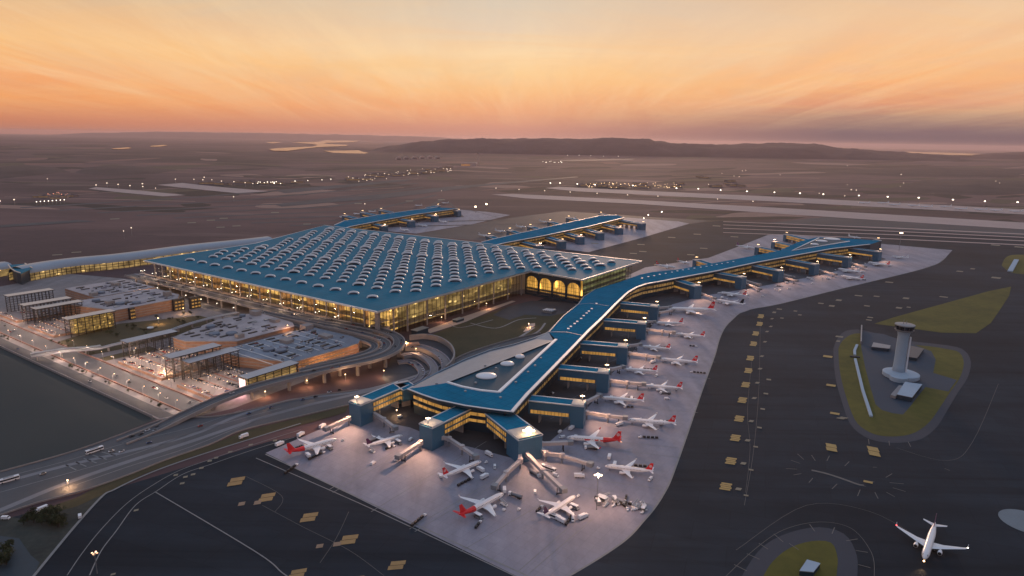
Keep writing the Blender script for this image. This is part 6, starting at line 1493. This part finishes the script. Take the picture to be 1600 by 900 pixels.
def stairs():
    t = thing('boarding_stairs', 'stairs', 'stairs'); mb = MB(); mb.box((-1, 0, .5), (6, 2.0, .9)); mb.build('chassis', m_white, t); mb = MB(); mb.bar((-3.5, 0, 1.4), (3.2, 0, 3.9), 1.6, .35); mb.build('stairway', m_grey, t)
    for s in (-1, 1): mb = MB(); mb.bar((-3.5, s * .8, 2.2), (3.2, s * .8, 4.7), .1, .12); mb.build('handrail', m_trim, t)
    wheels(t, (-3, 1), .9, .42); return t
def van(): 
    t = thing('van', 'van', 'van'); mb = MB(); mb.rings([[(x, -1, .4), (x, 1, .4), (x, .95, z), (x, -.95, z)] for x, z in ((-2.6, 2.2), (1.2, 2.3), (2.1, 1.3), (2.7, 1.1))]); mb.build('body', m_white, t)
    mb = MB(); mb.poly([(1.25, -.8, 2.22), (1.25, .8, 2.22), (2.08, .8, 1.38), (2.08, -.8, 1.38)]); mb.build('windscreen', m_win, t, fix=False); wheels(t, (-1.6, 1.7), .95, .36); return t
kinds = {'train': (tug_train, 'baggage train with dark carts'), 'truck': (lambda: box_truck(m_white), 'white box truck'), 'fuel': (fuel_truck, 'fuel truck with grey tank'), 'loader': (loader, 'scissor cargo loader'), 'stairs': (stairs, 'wheeled boarding stairs'), 'van': (van, 'small white service van'),
         'tug': (lambda: tug_train(0), 'small white tug'), 'bus': (bus, 'apron bus'), 'short': (lambda: tug_train(2), 'short baggage train')}
vp = {}
def vehicle(kind, loc, rz, where, group=None, label=None):
    if kind not in vp: vp[kind] = kinds[kind][0](); o = vp[kind]
    else: o = copy_tree(vp[kind])
    if 'group' in o.keys(): del o['group']
    o.location = loc; o.rotation_euler = (0, 0, rz); o['label'] = label or (kinds[kind][1] + ' ' + where)
    if group: o['group'] = group
    return o
short = ['the leftmost red rear airliner', 'the purple tailed airliner between two gate towers', 'the plain red tailed airliner by the second gate tower', 'the red rear airliner at the bottom centre', 'the dark purple tailed airliner by the mast', 'the airliner with red graphics', 'the lowest airliner on the right side',
         'the airliner at the first right long bridge', 'the airliner by the first right gate corner', 'the airliner at the second right long bridge', 'the airliner by the second right gate corner', 'the airliner at the third right long bridge', 'the airliner by the third right gate corner', 'the airliner at the fourth right long bridge',
         'the airliner by the fourth right gate corner', 'the large wide body airliner', 'the black tailed airliner', 'the airliner beyond the black tailed one', 'the farther of the close airliner pair', 'the nearer of the close airliner pair', 'the airliner right of the close pair']
sets = [[('loader', -10, -6.5, 1.6), ('train', -17, -10, .3), ('tug', 5, 1, 3.1), ('truck', -30, -9, 1.5), ('short', -24, 12, .2)], [('loader', -8, -6.5, 1.6), ('short', -14, -9, .1), ('van', 4, -7, .5), ('fuel', -22, 11, .1), ('stairs', -33, -5.5, 1.6)],
        [('truck', -7, -7, 1.5), ('train', -20, -12, .1), ('tug', 5, 0, 3.1), ('van', -36, 7, 1.2)], [('loader', -31, -6, 1.6), ('short', -34, -11, .4), ('stairs', -7, -6, 1.6), ('truck', 7, 6, .8), ('tug', -12, -12, 0.)]]
for i, (o, lab, a, hd, L) in enumerate(PLANES[:21]):
    used = set()
    for (k, dx, dy, dr) in sets[i % 4][:5 if i < 12 else 3]:
        c, s = math.cos(hd), math.sin(hd); vehicle(k, (a.x + dx * c - dy * s, a.y + dx * s + dy * c, .24), hd + dr, 'beside ' + short[i])
def vat(kind, px, py, tx, ty, where, z=.24, label=None, group=None):
    p, q = at(px, py, z), at(tx, ty, z); return vehicle(kind, p, math.atan2(q.y - p.y, q.x - p.x), where, group, label)
for kind, px, py, tx, ty, where in (('train', 464, 727, 480, 715, 'in the open left of the purple tailed airliner'), ('train', 664, 806, 690, 785, 'alone in the open middle of the near apron'), ('van', 583, 725, 590, 720, 'on the painted lane left of the second gate tower'), ('truck', 437, 696, 450, 690, 'left of the leftmost airliner tail'),
                                    ('truck', 470, 681, 480, 675, 'behind the leftmost airliner'), ('truck', 764, 712, 775, 718, 'just ahead of the plain red tailed nose'), ('van', 773, 731, 773, 740, 'between the central jet bridges and the plain red tailed airliner'), ('truck', 757, 747, 770, 740, 'under the bend of the left central bridge'), ('fuel', 806, 777, 790, 771, 'right of the bottom centre airliner nose'),
                                    ('bus', 862, 808, 850, 803, 'just below the dark purple tailed airliner'), ('van', 895, 813, 895, 820, 'with headlights facing the viewer below the dark purple tailed airliner'), ('truck', 911, 810, 920, 806, 'right of the dark purple tailed airliner wing'), ('bus', 857, 734, 868, 738, 'beside the right central jet bridge'),
                                    ('van', 868, 744, 880, 750, 'beside the middle of the long central jet bridge'), ('truck', 905, 746, 915, 746, 'alone between the bridge and the mast'), ('truck', 952, 716, 955, 705, 'just above the nose of the lowest right airliner'), ('van', 836, 770, 836, 760, 'small in the open between the two lowest airliners'), ('tug', 811, 797, 820, 790, 'alone below the bottom centre airliner nose'),
                                    ('train', 1000, 684, 980, 683, 'in the open right of the red graphics airliner'), ('van', 1042, 624, 1050, 624, 'alone in the open right of the first right gates'), ('train', 1080, 582, 1060, 580, 'in the open right of the second right gates'), ('short', 1088, 542, 1100, 543, 'in the open right of the third right gates'), ('van', 875, 676, 882, 670, 'ahead of the red graphics airliner nose'), ('truck', 893, 671, 900, 665, 'ahead and above the red graphics airliner nose'),
                                    ('truck', 504, 668, 515, 660, 'under the leftmost jet bridge'), ('bus', 626, 716, 640, 708, 'under the left bridge of the second gate tower'), ('van', 625, 652, 630, 650, 'in the dark yard behind the leftmost gate tower'), ('train', 864, 615, 880, 606, 'in the service yard inside the first right gate wing'), ('train', 908, 560, 915, 552, 'in the service yard inside the second right gate wing'),
                                    ('short', 880, 645, 895, 640, 'in the service yard below the first right gate wing'), ('fuel', 835, 742, 845, 748, 'under the long central jet bridge')):
    vat(kind, px, py, tx, ty, where)
Rg = random.Random(5)
for i in range(26):
    x = Rg.uniform(934, 1008); y = 782 + (x - 934) * .22 + Rg.uniform(-6, 6); vehicle(Rg.choice(['short', 'loader', 'tug', 'stairs']), at(x, y, .24), Rg.uniform(0, 6.28), '', 'equipment parked right of the mast', None)['label'] = 'ground equipment crowded in the parking strip right of the apron mast'
for i in range(34):
    t_ = Rg.random(); x = 1120 + t_ * 270; y = 472 - t_ * 62 + Rg.uniform(-6, 8)
    vehicle(Rg.choice(['short', 'tug', 'van', 'truck']), at(x, y, .24), Rg.uniform(0, 6.28), '', 'service vehicles along the far gates', None)['label'] = 'small service vehicle on the concrete along the far right gates'
for (px, py, h) in ((936, 806, 0), ): pass
# road traffic
def pm(name, c): return material(name, c, 0.35, 0.2, var=.03)
cars = [(car(pm('white_car_paint', (.7, .7, .72))), 'white'), (car(pm('black_car_paint', (.02, .02, .025))), 'black'), (car(pm('silver_car_paint', (.35, .36, .38))), 'silver'), (car(pm('red_car_paint', (.35, .03, .03))), 'red'), (car(pm('blue_car_paint', (.03, .08, .22))), 'blue')]
cu = [False] * 5
def put_car(loc, rz, place, grp, k=None, sc=1.0):
    k = Rg.choice([0, 0, 1, 1, 2, 2, 3, 4]) if k is None else k
    o = cars[k][0] if not cu[k] else copy_tree(cars[k][0]); cu[k] = True
    o.location = loc; o.rotation_euler = (0, 0, rz); o['label'] = cars[k][1] + ' car ' + place; o['group'] = cars[k][1] + ' cars ' + grp; return o
def road_cars(px, z, n, place, grp, lane=0.0, lo=0.0, hi=1.0):
    C = smooth_path([at(q[0], q[1], q[2] if len(q) > 2 else z) for q in px], 5); W_ = walk(C, 1.0)
    for i in range(n):
        p, h = W_[int((lo + (hi - lo) * Rg.random()) * (len(W_) - 1))]; s = Vector((-math.sin(h), math.cos(h), 0)); put_car(p + s * (lane + Rg.choice((-2.5, 2.5))) + Vector((0, 0, .15)), h + (math.pi if Rg.random() < .5 else 0), place, grp)
road_cars([(452, 492, 15), (500, 499, 15), (550, 507, 15), (590, 515, 15), (616, 524, 15), (624, 535, 15), (613, 549, 15), (582, 561, 15), (530, 572, 15), (470, 586, 14), (400, 604, 12), (340, 625, 8)], 15, 16, 'driving on the outermost elevated road', 'on the outer elevated road')
road_cars([(400, 486, 15), (455, 498, 15), (510, 509, 15), (560, 520, 15), (592, 529, 15), (604, 538, 15), (594, 549, 15)], 15, 10, 'driving on the inner elevated road', 'on the inner elevated road')
for i in range(34): put_car(hb(Rg.uniform(110, 580), Rg.choice((-14, -9, 3)), 14.8), HB_ROT, 'stopped or driving on the forecourt in front of the hall', 'on the forecourt')
road_cars([(560, 606), (480, 622), (400, 642), (300, 672), (200, 700), (100, 732), (0, 765)], .45, 9, 'driving on the highway across the lower left', 'on the highway')
road_cars([(250, 664), (180, 690)], .45, 3, 'driving where the ramp joins the highway beside the dark field', 'at the highway ramp')
for (px, py, tx_, ty_, k) in ((220, 679, 210, 683, 1), (242, 673, 232, 677, 2), (67, 741, 57, 744, 2), (190, 706, 180, 710, 0)): 
    p, q = at(px, py, .5), at(tx_, ty_, .5); put_car(p, math.atan2(q.y - p.y, q.x - p.x), 'driving on the highway across the lower left', 'on the highway', k)
road_cars([(636, 545, 5), (665, 545, 5), (692, 562, 5), (694, 580, 5)], 5.1, 4, 'on the outermost curved ramp in the pit', 'on the outermost curved ramp')
road_cars([(640, 566, 2.2), (653, 573, 2.2), (658, 584, 2.2), (650, 594, 2.2)], 2.2, 6, 'on the inner curved ramp in the pit', 'on the inner curved ramp')
vat('bus', 148, 706, 130, 712, '', z=.45, label='pinkish white bus driving on the highway beside the dark field')
vat('bus', 14, 752, 0, 756, '', z=.45, label='long bus on the highway at the left picture edge')
vat('truck', 381, 684, 372, 687, '', z=.45, label='white truck standing on the brown verge below the highway')
vat('truck', 65, 799, 55, 803, '', z=.45, label='bluish box truck at the lower left highway edge')
vat('van', 125, 808, 125, 800, '', z=.45, label='white van on the dark wasteland at the lower left')
vat('van', 9, 811, 15, 811, '', z=.45, label='van with bright lamp at the bottom left edge')
vat('truck', 690, 591, 700, 586, '', z=.45, label='long white truck on the pale highway lane beside the flank roof')
# parked cars on terraces
for b in (-227, -213, -199, -184, -174):
    for a in list(range(88, 174, 5)) + list(range(-4, 52, 5)):
        if Rg.random() < .62: put_car(hb(a, b, 3.35), HB_ROT + 1.57, 'parked in the rows of the near open parking terraces', 'on the near terraces')
for b in (-227, -210, -192):
    for a in list(range(344, 416, 5)) + list(range(458, 512, 5)):
        if Rg.random() < .6: put_car(hb(a, b, 3.35), HB_ROT + 1.57, 'parked in the rows of the far open parking terraces', 'on the far terraces')
for i in range(14): put_car(hb(Rg.uniform(-5, 500), Rg.choice((-248, -255, -278)), .4), HB_ROT, 'on the straight roads between the terraces and the dark field', 'on the field side roads')
for i in range(16): put_car(hb(Rg.uniform(0, 90), Rg.uniform(-150, -40), 13.1), HB_ROT + Rg.choice((0, 1.57)), 'on the bluish lowest car park deck', 'on the lowest car park deck')

# ---------------------------------------------------------------- trees
m_leaf = material('dark_foliage', (0.035, 0.045, 0.018), 0.9, var=.4, vscale=.5, col2=(0.06, 0.07, 0.025)); m_bark = material('bark', (.06, .045, .035), .95)
def tree(seed, h=7):
    r = random.Random(seed); t = thing('tree', 'tree', 'tree'); mb = MB(); mb.tube((0, 0, 0), (.2, 0, h * .5), .25, 6, r2=.12)
    for k in range(4): a = k * 1.7; mb.tube((.1, 0, h * .35), (math.cos(a) * h * .22, math.sin(a) * h * .22, h * .62), .1, 5, r2=.04)
    mb.build('trunk', m_bark, t); mb = MB()
    cl = [(r.gauss(0, h * .17), r.gauss(0, h * .17), h * .62 + r.gauss(0, h * .13), r.uniform(.7, 1.4)) for _ in range(16)]
    for (x, y, z, s) in cl:
        for k in range(26):
            d = Vector((r.gauss(0, 1), r.gauss(0, 1), r.gauss(0, .8))).normalized() * s * r.uniform(.5, 1.1); c = Vector((x, y, z)) + d; u = Vector((r.gauss(0, 1), r.gauss(0, 1), r.gauss(0, 1))).normalized() * .34; v = u.orthogonal().normalized() * .28
            mb.poly([c - u, c + v, c + u, c - v])
    mb.build('crown', m_leaf, t, fix=False); return t
tp = [tree(1), tree(2, 6), tree(3, 8)]
tu = [False] * 3
def put_tree(loc, s, lab, grp):
    k = Rg.randrange(3); o = tp[k] if not tu[k] else copy_tree(tp[k]); tu[k] = True; o.location = loc; o.rotation_euler = (0, 0, Rg.uniform(0, 6)); o.scale = (s, s, s); o['label'] = lab; o['group'] = grp
for i in range(20):
    put_tree(at(Rg.choice((60, 75, 90, 48, 100)) + Rg.uniform(-12, 12), 812 + Rg.uniform(-8, 14), .3), Rg.uniform(.7, 1.4), 'dark bushy tree on the wasteland at the lower left', 'trees on the lower left wasteland')
for i in range(6): put_tree(at(6 + Rg.uniform(-6, 10), 868 + Rg.uniform(-10, 24), .3), Rg.uniform(.9, 1.6), 'dark tree in the bottom left corner', 'trees in the bottom left corner')
for i in range(46): put_tree(hb(Rg.uniform(232, 335), Rg.choice((-236, -180, -150, -100, -66)) + Rg.uniform(-6, 6), .2), Rg.uniform(.4, .9), 'small tree on the planted strip between the two car parks', 'trees between the two car parks')
for i in range(26): put_tree(hb(Rg.uniform(0, 400), -269.5 + Rg.uniform(-1, 1), .2), Rg.uniform(.3, .55), 'small tree beside the divider wall along the field side road', 'trees along the divider wall')
for r_ in (cars, ):
    for k, (o, n) in enumerate(r_):
        if not cu[k]:
            for ch in list(o.children): bpy.data.objects.remove(ch)
            bpy.data.objects.remove(o)
